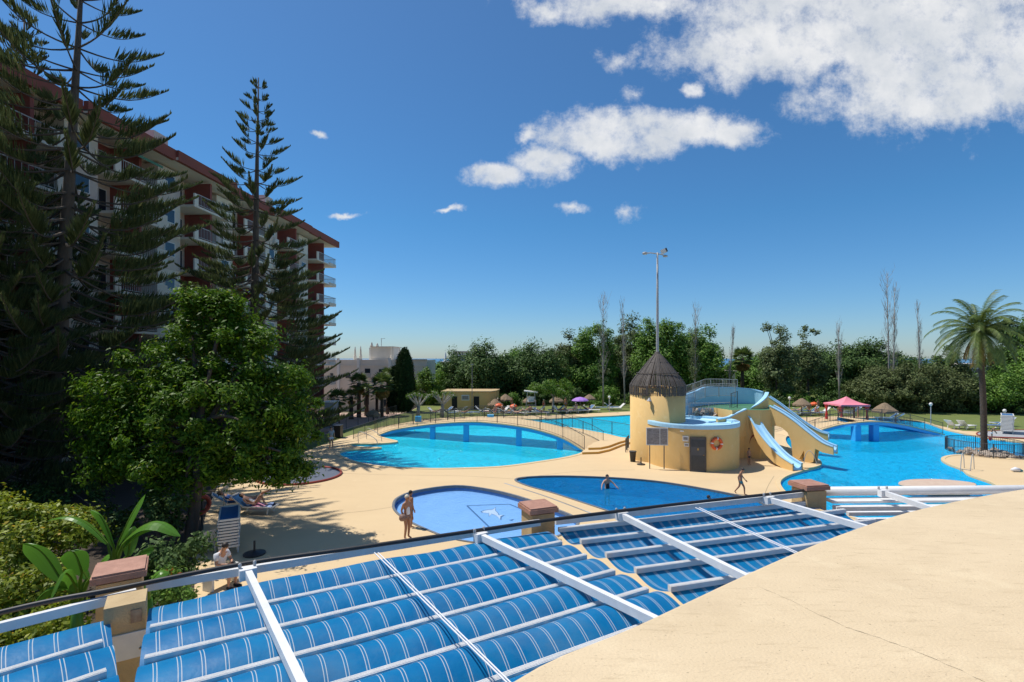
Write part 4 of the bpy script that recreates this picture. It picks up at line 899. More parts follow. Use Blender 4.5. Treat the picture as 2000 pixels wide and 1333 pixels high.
farbox('long_hall', 'long low grey roofed hall beyond the palm', 1872, 1992, 712.5, 750, 120, 'cream_pink')
farbox('terraced_block', 'pale stepped block between the dead poplar and the fan palm', 1412, 1436, 727, 760, 92, 'white_wall')
# changing hut
hut = thing('changing_hut', 'flat roofed yellow hut with two dark doorways on the far lawn', 'hut', G(910, 801))
def hx(x, y, Y=69.3): return A(x, y, Y)
hp = [G(863,801.5).xy, G(957,801.5).xy, (G(968,800).x, G(968,799).y), (G(972,800).x+.1, 74), (-9.2, 74)]
hp = [Vector((p[0], p[1])) for p in hp]
MB().prism(hp, 0, 2.42, top=True, bottom=False).build('wall', 'yellow_wall', hut)
cc = sum(hp, Vector((0, 0)))/len(hp); MB().prism([c+(c-cc).normalized()*.16 for c in hp], 2.422, 2.56).build('roof', 'tan_wall', hut)
yf = G(910, 801.5).y
for x0, x1 in ((882.5, 893), (925, 936)):
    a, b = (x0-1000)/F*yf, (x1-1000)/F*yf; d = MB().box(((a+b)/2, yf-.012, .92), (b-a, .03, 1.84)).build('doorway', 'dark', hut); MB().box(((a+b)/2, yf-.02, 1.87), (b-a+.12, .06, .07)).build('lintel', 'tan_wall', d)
a = A(909, 775, yf); MB().box((a.x, yf-.03, a.z-.15), (1.05, .05, .75)).build('notice', 'plastic_white', hut); MB().box((a.x, yf-.06, a.z-.15), (.85, .02, .5)).build('notice_print', 'grey_board', hut)
# grey shed and low walls left
t = thing('grey_shed', 'narrow grey utility shed beside the pine at the lawn end', 'shed', G(641, 838, -.9)); q = G(641, 838, -.9)
MB().box((q.x, q.y+1, .55), (1.05, 1.6, 2.9)).build('wall', 'grey_metal', t); MB().box((q.x-.05, q.y+1, 2.06), (1.3, 1.8, .12)).build('roof', 'white_wall', t); MB().box((q.x+.12, q.y+.19, .3), (.6, .03, 1.9)).build('door', 'door_grey', t)
t = thing('garden_wall', 'low dark red wall with pale panels under the pines', 'wall', (-31, 36.5, 0))
MB().box((-29, 34.5, .55), (11, .3, 1.1)).build('wall', 'maroon', t)
for x in (-28.2, -25.4): MB().box((x, 34.3, .9), (.5, .5, 1.8)).build('post', 'white_paint', t)
MB().box((-29, 34.5, 1.14), (11.2, .42, .08)).build('coping', 'cream', t)
# ============================================================ VEGETATION
def unit(v): return v/np.maximum(np.linalg.norm(v, axis=-1, keepdims=True), 1e-9)
def leaves(pos, nrm, size, asp=.45):
    """diamond leaves: four corners each"""
    n = len(pos); d = unit(np.cross(nrm, rng.normal(size=(n, 3)))); s = np.cross(nrm, d); L_ = (size*rng.uniform(.65, 1.35, n))[:, None]
    V = np.stack([pos-d*L_*.5, pos+s*L_*asp*.5+nrm*L_*.06, pos+d*L_*.5-nrm*L_*.05, pos-s*L_*asp*.5+nrm*L_*.06], 1)
    return V.reshape(-1, 3)
def clumped(centers, rads, per, size, mid, asp=.45, flat=.8, stray=1.3):
    """leaves in a ball round every clump centre; normals lean outwards and up"""
    C = np.repeat(np.asarray(centers), per, 0); r = np.repeat(np.asarray(rads), per)
    o = unit(rng.normal(size=C.shape))*(rng.uniform(0, 1, len(C))**.5*np.where(rng.uniform(0, 1, len(C)) < .2, stray, 1.0))[:, None]; o[:, 2] *= flat
    p = C+o*r[:, None]
    nn = unit(unit(p-np.asarray(mid))*.5+o*.5+np.array([0, 0, .35])+rng.normal(size=C.shape)*.45)
    return leaves(p, nn, size, asp)
def crown_clumps(c, rx, ry, rz, n, r0, fill=.25):
    """clump centres spread over an uneven ellipsoid"""
    d = unit(rng.normal(size=(n, 3))); k = rng.uniform(.62, 1.0, n); k[:int(n*fill)] = rng.uniform(.1, .6, int(n*fill))
    bumps = 1+.16*np.sin(d[:, 0]*5+c[0])+.13*np.sin(d[:, 1]*6+c[1]*2)+.12*np.sin(d[:, 2]*7+c[0]*3)
    P = np.array(c)+d*np.array([rx, ry, rz])*(k*bumps)[:, None]
    return P, r0*rng.uniform(.6, 1.3, n)
def limbs(t, base, top, r0, targets, m='bark', nlim=9):
    base = Vector(base); top = Vector(top)
    mid_ = base.lerp(top, .5)+Vector((random.uniform(-.15, .15), random.uniform(-.15, .15), 0))
    MB().tube(smooth_poly([base-Vector((0, 0, .1)), base+Vector((0, 0, .25)), mid_, top], 4, False), [r0*1.35]+[r0*(1-.045*i) for i in range(12)], 9).build('trunk', m, t, True)
    idx = list(range(len(targets))); random.shuffle(idx); mb = MB()
    for i in idx[:nlim]:
        e = Vector(targets[i]); s = base.lerp(top, random.uniform(.55, .98)); q = s.lerp(e, .5)+Vector((0, 0, .12*(e-s).length))
        mb.tube(smooth_poly([s, q, e], 3, False), [r0*.5*(1-.13*k) for k in range(7)], 5)
    o = mb.build('limbs', m, t, True); o['kind'] = 'stuff'
def tree(name, label, xc, Y, ytop, ylow, wpx, m, leaf=.30, dens=1.0, group='trees beyond the pools', zb=0.0, trunk=.22, bark='bark', depth=None, cat='tree', nl=1.0, asp=.55, clump=None):
    c = A(xc, (ytop+ylow)/2, Y); rz_ = (ylow-ytop)/2/F*Y; rx = wpx/2/F*Y; ry = depth or rx
    t = thing(name, label, cat, (c.x, Y, zb), group)
    r0 = clump or max(.45, min(rx, rz_)*.30); n = int(34*dens*(1+rx*rz_/8))
    n = min(n, 210)
    P, rr = crown_clumps((c.x, Y, c.z), rx-r0*.2, ry-r0*.5, rz_-r0*.3, n, r0)
    P[:, 2] = np.maximum(P[:, 2], zb+.35)
    per = int(115*nl*(r0/.8)**1.2*(.30/leaf)**1.5)
    np_mesh('crown', clumped(P, rr, max(40, min(per, 330)), leaf, (c.x, Y, c.z-rz_*.3), asp), 4, m, t)
    limbs(t, (c.x, Y, zb), (c.x+random.uniform(-.3, .3), Y, c.z+rz_*.15), trunk, [tuple(p) for p in P], bark)
    return t
# wall of trees behind the lawn, left to right
TREES = [
 ('shrub_tree','yellow green bushy tree between the cypress and the hut',842,78,712,800,66,'leaf_bright',.28,1.1),
 ('pine_tree','small dark pine right behind the hut roof',893,84,690,800,70,'leaf_dark',.32,1.0),
 ('pine_tree','broad dark round pine above the yellow hut',946,80,669,800,120,'leaf_dark',.34,1.3),
 ('pine_tree','dark round pine behind the lifeguard chair',1048,82,667,800,124,'leaf_dark',.34,1.3),
 ('leafy_tree','reddish tinged leafy tree right of the round pines',1118,86,652,800,80,'leaf_olive',.34,1.1),
 ('leafy_tree','tall green tree behind the first pale poplar',1160,84,634,800,100,'leaf_mid',.36,1.2),
 ('leafy_tree','tall grey green tree behind the slender second poplar',1232,86,622,800,92,'leaf_grey',.36,1.1),
 ('leafy_tree','large dense bright green tree behind the lamp mast',1292,80,620,800,110,'leaf_mid',.36,1.4),
 ('leafy_tree','dense green tree sloping down towards the terraced block',1362,82,634,800,96,'leaf_mid',.36,1.2),
 ('leafy_tree','low green tree beside the leaning dead poplar',1400,86,676,800,56,'leaf_mid',.34,1.0),
 ('leafy_tree','open silvery poplar right of the fan palm',1518,78,626,800,76,'leaf_grey',.32,.9),
 ('leafy_tree','silvery green poplar with a pointed top behind the arched slide',1580,80,640,800,62,'leaf_grey',.32,.9),
 ('pine_tree','dark pine left of the bare white poplar',1640,88,672,800,96,'leaf_dark',.36,1.1),
 ('pine_tree','tall dark pine behind the pink gazebo',1694,88,664,800,100,'leaf_dark',.36,1.2),
 ('pine_tree','low dark pine behind the tallest bare poplar',1752,90,688,800,84,'leaf_dark',.36,1.1),
 ('leafy_tree','dark ragged tree left of the big palm crown',1846,92,676,780,60,'leaf_dark',.36,.9),
 ('leafy_tree','dark tall tree behind the big palm fronds',1985,84,622,800,96,'leaf_dark',.36,1.2),
 ('leafy_tree','dark tree beyond the end of the hall',2050,80,600,800,110,'leaf_mid',.36,1.1),
 ('olive_tree','wide grey green olive tree behind the pale loungers',1752,68,708,806,150,'leaf_olive',.26,1.5),
 ('olive_tree','second wide olive tree left of the palm trunk',1848,67,706,808,120,'leaf_olive',.26,1.4),
 ('leafy_tree','mid green bushy tree right of the palm trunk',1935,66,722,812,104,'leaf_mid',.28,1.3),
 ('leafy_tree','dark bushy tree behind the stacked blue loungers',2010,66,700,815,96,'leaf_mid',.28,1.3),
]
for (nm, lb, x, Y, yt, yl, w, m, lf, dn) in TREES: tree(nm, lb, x, Y, yt, yl, w, m, lf, dn, trunk=.2 if Y > 70 else .16)
for i, (x, yt, w, Y) in enumerate(((856,704,110,100),(900,694,130,104),(1010,684,140,106),(1110,672,140,108),(1215,662,140,106),(1330,655,150,104),(1480,690,150,108),(1580,676,150,106),(1690,682,150,110),(1790,698,140,112),(2030,690,160,100))):
    tree('wood_tree', 'dark tree of the second row seen between '+['the cypress and the turret block','the hut pines','the two round pines','the reddish tree and the poplar','the first poplars','the dense green trees','the fan palm and the silvery poplar','the two silvery poplars','the dark pines','the low pine and the ragged tree','the palm fronds and the frame'][i], x, Y, yt, 790, w, 'leaf_dark' if i % 2 else 'leaf_mid', .42, 1.0, 'second row of trees', trunk=.25)
# hedges at their feet
hl = ['behind the hut', 'behind the first thatched umbrellas', 'behind the lifeguard chair', 'behind the purple umbrella', 'left of the thatched tower', 'right of the slides', 'behind the lone grey thatched umbrella', 'behind the pink gazebo', 'behind the tan thatched umbrella', 'behind the globe lamp', 'left of the palm trunk', 'behind the stacked loungers']
for i, (x, yt, w, Y) in enumerate(((985,762,70,76),(1040,758,80,77),(1110,752,90,77),(1180,754,90,78),(1240,756,80,79),(1500,764,80,76),(1560,766,80,75),(1630,764,90,74),(1710,768,90,72),(1790,776,90,70),(1870,776,90,68),(1960,776,110,66))):
    tree('hedge', 'dark green clipped shrub '+hl[i], x, Y, yt, 812 if x > 1400 else 804, w, 'leaf_dark' if i % 3 else 'leaf_mid', .24, 1.2, 'hedge shrubs along the lawn', trunk=.08, cat='shrub', clump=.6)
# small flat crowned tree and the pollarded ones
tree('umbrella_tree', 'small flat topped tree beside the lifeguard chair', 1080, 66, 741, 775, 86, 'leaf_bright', .2, 1.3, 'small lawn trees', trunk=.2, bark='bark_pale', clump=.55)
for x, yb, lab in ((816, 819, 'pollarded tree with knobbly pale branches beside the blue bin'), (863, 815, 'pollarded tree with thin leaves left of the hut')):
    g = G(x, yb); t = thing('pollard_tree', lab, 'tree', g, 'pollarded trees'); P = []
    mb = MB(); top = g+Vector((.1, 0, 1.6))
    MB().tube([g-Vector((0, 0, .05)), g+Vector((.03, 0, .8)), top], [.28, .2, .19], 8).build('trunk', 'bark_pale', t, True)
    for k in range(9):
        a = k*.7; e = top+Vector((1.25*math.cos(a), .9*math.sin(a), .9+.5*random.random())); mb.tube(smooth_poly([top-Vector((0, 0, .2)), top.lerp(e, .5)-Vector((0, 0, .1)), e], 3, False), [.11-.008*q for q in range(7)], 5); mb.lathe([(.02, -.12), (.15, 0), (.02, .12)], e, 6); P.append(e)
    o = mb.build('limbs', 'bark_pale', t); o['kind'] = 'stuff'
    np_mesh('crown', clumped([tuple(p) for p in P], [.42]*9, 60, .16, tuple(top)), 4, 'leaf_bright', t)
# cypress
g = G(790, 805); t = thing('cypress', 'tall dark cypress column beside the white house', 'tree', g)
for (xx, yt, wpx) in ((790, 686, 44), (770, 722, 26)):
    Hc = (805-yt)/F*g.y; n = 900 if xx == 790 else 400; z = rng.uniform(.02, 1, n); prof = np.minimum(1, 3.2*z+.45)*np.sqrt(np.maximum(0, 1-z**2.6)); a = rng.uniform(0, 2*np.pi, n); rr = wpx/2/F*g.y*prof*rng.uniform(.8, 1.0, n)
    P = np.stack([(xx-1000)/F*g.y+rr*np.cos(a), g.y+rr*np.sin(a), z*Hc+.1], 1); C = np.repeat(P, 22, 0); p = C+rng.normal(size=C.shape)*np.array([.10, .10, .22]); nn = unit((p-np.array([(xx-1000)/F*g.y, g.y, 0]))*np.array([1, 1, 0])+rng.normal(size=p.shape)*.35)
    np_mesh('crown', leaves(p, nn, .22, .5), 4, 'leaf_cypress', t)
    MB().lathe([(wpx/2/F*g.y*.55, .2), (wpx/2/F*g.y*.75, Hc*.3), (wpx/2/F*g.y*.55, Hc*.65), (.1, Hc*.9)], ((xx-1000)/F*g.y, g.y, 0), 10).build('inner_foliage', 'leaf_cypress', t)
MB().tube([g, g+Vector((0, 0, 1))], .2, 6).build('trunk', 'bark', t)
# bare poplars
def poplar(x, ytop, Y, label, lean=0.0, w=.8, leafy=0, yb=800):
    b = A(x, yb, Y); b.z = 0; tp = A(x+lean, ytop, Y); t = thing('bare_poplar', label, 'tree', b, 'bare poplars behind the lawn'); Ht = tp.z
    mb = MB(); MB().tube([b-Vector((0, 0, .1)), b.lerp(tp, .3), b.lerp(tp, .65), tp], [.14, .11, .06, .015], 6).build('trunk', 'bark_pale', t, True)
    n = int(26+Ht*2.6)
    for i in range(n):
        s = b.lerp(tp, random.uniform(.22, .97)); a = random.uniform(0, 6.28); ln = random.uniform(.9, 2.6)*min(1, (tp.z-s.z)/3+.35); rr = w*random.uniform(.35, 1)*min(1, ln/1.6)
        q = s+Vector((rr*.6*math.cos(a), rr*.6*math.sin(a), ln*.45)); e = s+Vector((rr*math.cos(a), rr*math.sin(a), ln))
        mb.tube([s, q, e], [.024, .015, .006], 3, False)
        for _ in range(3): f = q.lerp(e, random.random()); mb.tube([f, f+Vector((random.uniform(-.25, .25), random.uniform(-.25, .25), random.uniform(.3, .8)))], [.012, .005], 3, False)
    o = mb.build('branches', 'bark_pale', t); o['kind'] = 'stuff'
    if leafy:
        z = rng.uniform(.15, .8, leafy); P = np.stack([b.x+rng.normal(size=leafy)*w*.4, Y+rng.normal(size=leafy)*w*.4, z*Ht], 1); np_mesh('crown', clumped(P, [.45]*leafy, 34, .2, (b.x, Y, Ht*.4)), 4, 'leaf_grey', t)
poplar(1178, 580, 74, 'pale branching poplar left of the thatched tower', 0, 1.2, 20); poplar(1220, 592, 76, 'slender bare poplar just left of the lamp mast', -4, .6)
poplar(1357, 602, 74, 'grey leaved thin poplar right of the lamp mast', 2, .9, 70); poplar(1420, 645, 80, 'leaning dead poplar beside the fan palm', 14, .35)
poplar(1640, 632, 72, 'bare white poplar between silvery poplar and dark pine', -3, .6); poplar(1738, 533, 72, 'tallest bare poplar with twin tips behind the tan thatched umbrella', -6, 1.1); poplar(1744, 560, 73, 'second bare stem crowding the tallest poplar', 4, .7)
poplar(1800, 600, 74, 'thin bare poplar left of the palm crown', -8, .5)
# palms
def date_palm(label, base, top, r0, nf, L_, m='leaf_palm', name='date_palm', dry=8, trunk='palm_bark', group=None, leafl=.48, steps=26):
    base = Vector(base); top = Vector(top); t = thing(name, label, 'palm', base, group)
    prof = []; k = max(8, int((top.z-base.z)/.12)); mb = MB()
    pts = [base.lerp(top, i/k)+Vector((.12*math.sin(i/k*3), 0, 0)) for i in range(k+1)]; mb.tube([pts[0]-Vector((0, 0, .05))]+pts, [r0*1.25]+[r0*(1.15-.25*i/k)*(1+(.06 if i % 2 else -.05)) for i in range(k+1)], 12); mb.build('trunk', trunk, t, True)
    MB().lathe([(r0*.7, -.5), (r0*1.35, -.15), (r0*1.3, .2), (r0*.5, .55)], pts[-1], 12, .08).build('crown_base', 'leaf_palm_dry', t)
    for kind, cnt in ((m, nf), ('leaf_palm_dry', dry)):
        V = []
        for i in range(cnt):
            a = i*2.39996+random.uniform(-.2, .2); f = i/max(1, cnt-1)
            el = R(82-105*f**.9) if kind == m else R(-35-35*random.random()); ln = L_*random.uniform(.85, 1.08)*(1 if kind == m else .75); p = pts[-1]+Vector((0, 0, .15)); d = Vector((math.cos(a)*math.cos(el), math.sin(a)*math.cos(el), math.sin(el))); st_ = ln/steps
            side = Vector((-math.sin(a), math.cos(a), 0)); prev = p.copy()
            for s in range(steps):
                g = s/steps; d = (d+Vector((0, 0, -.035-.055*g))).normalized(); q = p+d*st_; up = side.cross(d).normalized()
                wr = .035*(1-g*.8); V += [p-side*wr, p+side*wr, q+side*wr*.9, q-side*wr*.9]
                if s >= 2:
                    ll = leafl*(1 if g < .7 else (1.75-g)/1.05)*(0.55+.45*min(1, g*5))
                    for sg in (-1, 1):
                        for hh in (0, .5):
                            pp = p.lerp(q, hh); e = pp+(side*sg*.72+d*.62+up*.12-Vector((0, 0, .22+random.random()*.2))).normalized()*ll*random.uniform(.85, 1.1); wv = d*.022*(L_/3.2)
                            V += [pp-wv, pp+wv, e+wv*.3, e-wv*.3]
                p = q
        if V: np_mesh('fronds' if kind == m else 'dry_fronds', np.array([tuple(v) for v in V]), 4, kind, t)
    return t
pb = G(1922, 886)
date_palm('tall date palm in a fenced round stone bed by the slide pool', pb, A(1911, 652, 37.6), .18, 58, 3.35, dry=9, steps=30)
def fan_palm(label, base, top, nf, r_, m='leaf_palm', trunk='palm_bark', skirt=0, r0=.16, group='small fan palms'):
    base = Vector(base); top = Vector(top); t = thing('fan_palm', label, 'palm', base, group)
    MB().tube([base-Vector((0, 0, .05)), base.lerp(top, .5), top], [r0*1.3, r0, r0], 8).build('trunk', trunk, t, True); V = []; W = []
    for i in range(nf+skirt):
        dry = i >= nf; a = i*2.4; el = R(75-110*(i/nf)) if not dry else R(-60-20*random.random()); d = Vector((math.cos(a)*math.cos(el), math.sin(a)*math.cos(el), math.sin(el))); h_ = top+d*r_*.5; side = Vector((-math.sin(a), math.cos(a), 0)); up = side.cross(d)
        T = W if dry else V; T += [top-side*.02, top+side*.02, h_+side*.02, h_-side*.02]
        for k in range(13):
            b_ = R(-95+190*k/12); e = h_+(d*math.cos(b_)+side*math.sin(b_)-Vector((0, 0, .25))).normalized()*r_*.55; w = (side*math.cos(b_)-d*math.sin(b_))*.06*r_
            T += [h_, h_.lerp(e, .55)+w, e, h_.lerp(e, .55)-w]
    np_mesh('fans', np.array([tuple(v) for v in V]), 4, m, t)
    if W: np_mesh('dead_fans', np.array([tuple(v) for v in W]), 4, 'leaf_palm_dry', t)
    return t
fan_palm('fan palm with hanging dead skirt beyond the slide house', A(1450,800,88)*Vector((1,1,0)) if False else (A(1450,800,88).x, 88, 0), A(1450,700,88), 26, 2.3, skirt=26, r0=.3)
pz = lambda x, Y, ytop, yb=None: ((A(x, 700, Y).x, Y, -1.3), A(x, ytop, Y))
for x, Y, yt, nf, r_, lab, sk in ((701, 72, 748, 24, 1.7, 'tallest fan palm with orange trunk before the white house', 6), (686, 70, 775, 18, 1.3, 'low fan palm left of the tallest one', 2), (716, 74, 763, 16, 1.3, 'fan palm half behind the tallest one', 2), (746, 62, 752, 26, 1.75, 'dark thick headed fan palm beside the cypress', 14), (757, 76, 733, 16, 1.4, 'fan palm top peeping behind the dark headed one', 0), (660, 66, 780, 20, 1.6, 'fan palm beside the grey shed', 2), (736, 72, 775, 14, 1.2, 'small fan palm by the house door', 0)):
    b_, tp_ = pz(x, Y, yt); fan_palm(lab, b_, tp_, nf, r_, skirt=sk, r0=.2 if 'tall' not in lab else .27, trunk='bark_red' if 'orange' in lab else 'palm_bark')

# Norfolk pines: whorls of branches that carry upright fingers
def norfolk(label, base, top, zlow, Rf, spacing, dens, seed, fl=.5, group='layered pines before the tall block', bare=.30):
    rg = np.random.default_rng(seed); rd = random.Random(seed); base = Vector(base); top = Vector(top)
    t = thing('norfolk_pine', label, 'tree', base, group); Ht = top.z-base.z
    MB().tube([base-Vector((0, 0, .1)), base+Vector((0, 0, .4)), base.lerp(top, .35), base.lerp(top, .7), top], [.55, .42, .33, .17, .03], 10).build('trunk', 'bark', t, True)
    B = MB(); V = []; z = zlow
    while z < Ht-.3:
        c = base.lerp(top, z/Ht); f = z/Ht; nb = 5 if f > .75 else 6+(rd.random() < .4); ph = rd.uniform(0, 6.28); Lm = Rf(f)
        for k in range(nb):
            a = ph+2*math.pi*k/nb+rd.uniform(-.22, .22); ln = Lm*rd.uniform(.72, 1.1)
            el = .34*max(0, f-.5)/.5-.14*(1-f)+rd.uniform(-.08, .1); hd = Vector((math.cos(a), math.sin(a), 0)); side = Vector((-math.sin(a), math.cos(a), 0)); sway = rd.uniform(-.15, .15)
            P = []; ns = 9
            for s in range(ns+1):
                g = s/ns; P.append(c+hd*(ln*g)+side*(sway*ln*g*g)+Vector((0, 0, ln*(math.tan(el)*g-.30*math.sin(math.pi*g)*.35+.22*max(0, g-.55)**1.5*1.6))))
            B.tube(P, [max(.012, .055*(ln/6+.3)*(1-.85*s/ns)) for s in range(ns+1)], 4, False)
            nfing = int(dens*ln*22); g = bare+(1-bare)*rg.uniform(0, 1, nfing)**.8
            idx = np.clip((g*ns).astype(int), 0, ns-1); fr_ = g*ns-idx; PA = np.array([tuple(p) for p in P]); pos = PA[idx]*(1-fr_[:, None])+PA[idx+1]*fr_[:, None]; dirv = unit(PA[idx+1]-PA[idx])
            sg = rg.choice([-1.0, 1.0], nfing)*rg.uniform(.25, 1.0, nfing); sv_ = np.array(tuple(side))
            fd = unit(dirv*rg.uniform(.25, .75, nfing)[:, None]+sv_*sg[:, None]*.55+np.array([0, 0, 1])*rg.uniform(.7, 1.3, nfing)[:, None]); tip = np.clip((1.02-g)/.35, .28, 1)
            fll = fl*tip*rg.uniform(.7, 1.25, nfing)*(.8+.5*min(1, ln/5)); e = pos+fd*fll[:, None]; mid = pos+fd*(fll*.5)[:, None]-np.array([0, 0, .03])
            w1 = unit(np.cross(fd, dirv))*.031; w2 = np.cross(fd, unit(w1))*.031
            for w in (w1, w2): V.append(np.stack([pos, mid+w, e, mid-w], 1).reshape(-1, 3))
        z += spacing*rd.uniform(.8, 1.2)*(.78 if f < .5 else 1.2 if f < .85 else .9)
    o = B.build('branches', 'bark', t); o['kind'] = 'stuff'
    np_mesh('needles', np.concatenate(V), 4, 'leaf_pine', t); return t
gA = G(98, 958); tA = A(168, -170, gA.y)
norfolk('towering layered pine whose top leaves the picture above the roof of the block', gA, tA, 2.2, lambda f: .4+8.8*(1-f)**.6, .92, 1.5, 11, fl=.66, bare=.40)
gC = A(492, 880, 38.5); gC.z = 0; tC = A(505, 152, 38.5)
norfolk('slender pointed layered pine before the far half of the tall block', gC, tC, 2.0, lambda f: .35+8.2*(1-f)**.88, .86, 1.6, 5, fl=.58, bare=.36)
gB = A(30, 940, 31.5); gB.z = 0; norfolk('layered pine with its thin tip beside the leaning trunk of the tallest one', gB, A(48, 22, 31.5), 3, lambda f: .3+7.6*(1-f)**.8, .75, 1.1, 21, fl=.6)
gD = A(-40, 1000, 24); gD.z = 0; norfolk('dense lower layered pine by the garden wall under the tallest pines', gD, A(-20, 330, 24), 1.5, lambda f: .4+6.4*(1-f)**.6, .55, 1.4, 31, fl=.6)
# broad leafy tree over the sunbathers
bt = thing('broadleaf_tree', 'big glossy broadleaf tree shading the seated man and sunbathers', 'tree', G(372, 1068)); base = G(372, 1068)
blobs = [(400,640,21,95,80),(470,700,20.5,120,90),(330,730,20.5,120,95),(545,770,20.5,85,75),(240,790,20,105,70),(190,830,20,60,45),(575,840,20.3,62,60),(420,820,19.5,180,100),(300,870,19.3,140,80),(500,890,19.6,120,58),(230,900,19.5,80,60),(370,925,19.2,110,58),(450,760,21.3,150,110),(300,820,21.3,150,90),(560,918,19.8,55,28),(430,600,21,50,35),(390,585,21,40,28)]
P = []; rr = []
for (x, y, Y, rx, ry) in blobs:
    c = A(x, y, Y); n = int(9+rx*ry/480); p_, r_ = crown_clumps(tuple(c), rx/F*Y*.84, min(1.5, rx/F*Y*.55), ry/F*Y*.84, n, .40, .12); r_ = r_*rng.uniform(.7, 1.5, n); P.append(p_); rr.append(r_)
P = np.concatenate(P); rr = np.concatenate(rr); P[:, 2] = np.maximum(P[:, 2], 1.5)
np_mesh('crown', clumped(P, rr, 215, .185, tuple(A(390, 830, 20.3)), .38, stray=1.75), 4, 'leaf_broad', bt)
limbs(bt, base, A(392, 800, 19.8), .26, [tuple(p) for p in P], 'bark', 26)
print('broadleaf clumps', len(P))
# shrubs and bananas in the bed at lower left
def shrub(label, cs, m, leaf, per, asp=.5, r=.42, cat='shrub', name='shrub', base=None):
    c0 = A(*cs[0][:3]); t = thing(name, label, cat, (c0.x, c0.y, 0)); P = []; rr = []
    for (x, y, Y, rx, ry) in cs:
        c = A(x, y, Y); n = int(5+rx*ry/450); p_, r_ = crown_clumps(tuple(c), rx/F*Y*.85, rx/F*Y*.7, ry/F*Y*.85, n, r, .15); P.append(p_); rr.append(r_)
    P = np.concatenate(P); P[:, 2] = np.maximum(P[:, 2], .25); np_mesh('foliage', clumped(P, np.concatenate(rr), per, leaf, (c0.x, c0.y, 0), asp), 4, m, t)
    mb = MB()
    for p in P[::3]: b_ = Vector((c0.x+(p[0]-c0.x)*.45, c0.y+(p[1]-c0.y)*.45, 0)); mb.tube([b_, b_.lerp(Vector(p), .6)+Vector((0, 0, .1)), Vector(p)], [.03, .02, .01], 4, False)
    o = mb.build('stems', 'bark', t); o['kind'] = 'stuff'; return t
shrub('yellow green flowering shrub mound left of the banana leaves', [(60,1015,15,75,40),(130,1005,15.5,50,35),(30,1090,14,60,60),(80,1060,14.5,60,50),(20,1170,13,60,60),(80,1150,13.2,60,60),(30,1240,12.2,60,50),(110,1220,12.3,70,50),(0,1000,15.5,40,40),(150,1050,14.8,40,40)], 'leaf_shrub', .13, 150)
shrub('low dark shrubs in the deep shade behind the banana leaves', [(330,1000,18.5,70,40),(240,1010,19,70,40),(350,1080,16.5,50,50),(300,1120,15.2,60,50),(120,965,22,80,30),(20,965,23,60,30)], 'leaf_dark', .16, 120)
shrub('small shrub with orange blossoms at the foot of the capped pillar', [(330,1135,14,45,22),(345,1165,13.4,50,25),(300,1165,13,40,25)], 'leaf_mid', .12, 90, r=.28)
fl = []; 
for k in range(16): c = A(random.uniform(305, 352), random.uniform(1112, 1135), 13.8); fl.append(tuple(c))
t = thing('blossoms', 'scattered orange blossoms on the shrub behind the capped pillar', 'flower', A(330, 1130, 13.9)*1); np_mesh('petals', clumped(fl, [.06]*16, 8, .06, fl[0]), 4, 'leaf_rust', t)
def banana_leaf(t, b, e, w, sag, m='leaf_banana', tilt=0.0, rg=random):
    b = Vector(b); e = Vector(e); n = 16; d = (e-b); side0 = d.cross(Vector((0, 0, 1))).normalized(); side0 = (side0*math.cos(tilt)+d.normalized().cross(side0)*math.sin(tilt)); rows = []; mid = []
    for i in range(n+1):
        g = i/n; p = b.lerp(e, g)+Vector((0, 0, sag*math.sin(math.pi*g))); ww = w*(math.sin(math.pi*min(1, g*.96+.04))**.55)*(1 if g < .9 else 1-(g-.9)*5)+.01
        dr = .35*ww; j = [rg.uniform(-.04, .04)*w for _ in range(2)]
        rows.append([p-side0*ww-Vector((0, 0, dr))+d.normalized()*j[0], p-side0*ww*.5-Vector((0, 0, dr*.15)), p, p+side0*ww*.5-Vector((0, 0, dr*.15)), p+side0*ww-Vector((0, 0, dr))+d.normalized()*j[1]]); mid.append(p)
    lf = MB().grid(rows).build('leaf', m, t); MB().tube([p-Vector((0, 0, .012)) for p in mid], [.03*(1-.8*i/n) for i in range(n+1)], 5).build('midrib', 'leaf_bright', lf)
def banana(label, x, yb, Y, lvs):
    c = A(x, yb, Y); t = thing('banana_plant', label, 'plant', (c.x, c.y, 0), 'banana plants behind the capped pillar'); top = c
    MB().tube([(c.x, c.y, -.05), (c.x, c.y, c.z*.5), tuple(c)], [.16, .13, .08], 8).build('stem', 'leaf_banana', t, True)
    for (x1, y1, x2, y2, dy, w, sag, tilt, m) in lvs:
        b = A(x1, y1, Y+dy*.4); MB().tube([tuple(c-Vector((0, 0, .3))), tuple(c.lerp(b, .6)), tuple(b)], [.05, .04, .025], 5).build('leaf_stalk', 'leaf_bright', t)
        banana_leaf(t, b, A(x2, y2, Y+dy), w, sag, m, tilt)
LB = 'leaf_banana'
banana('banana plant with an upright leaf behind the pillar cap', 222, 1110, 12.6, [(232,1060,284,966,.2,.26,.1,.5,LB),(222,1068,176,996,-.2,.30,.25,.7,LB),(240,1062,352,1048,-.2,.20,.42,.2,LB),(238,1075,318,1030,.3,.16,.2,.1,LB),(250,1085,262,1028,.5,.14,.1,.5,LB),(210,1062,92,1018,.2,.15,.35,.2,LB),(255,1100,300,1075,-.4,.2,.1,.6,LB)])
banana('banana plant with two huge drooping leaves near the yellow shrub', 150, 1165, 11.8, [(118,1130,46,1062,-.5,.34,.20,.9,LB),(150,1150,96,1180,-.9,.30,.5,.8,LB),(160,1118,132,1078,-.3,.28,.2,.9,LB),(185,1120,214,1090,-.2,.22,.1,.8,LB),(140,1150,60,1190,-.7,.26,.25,.5,LB),(170,1130,120,1090,.4,.2,.2,.3,LB)])
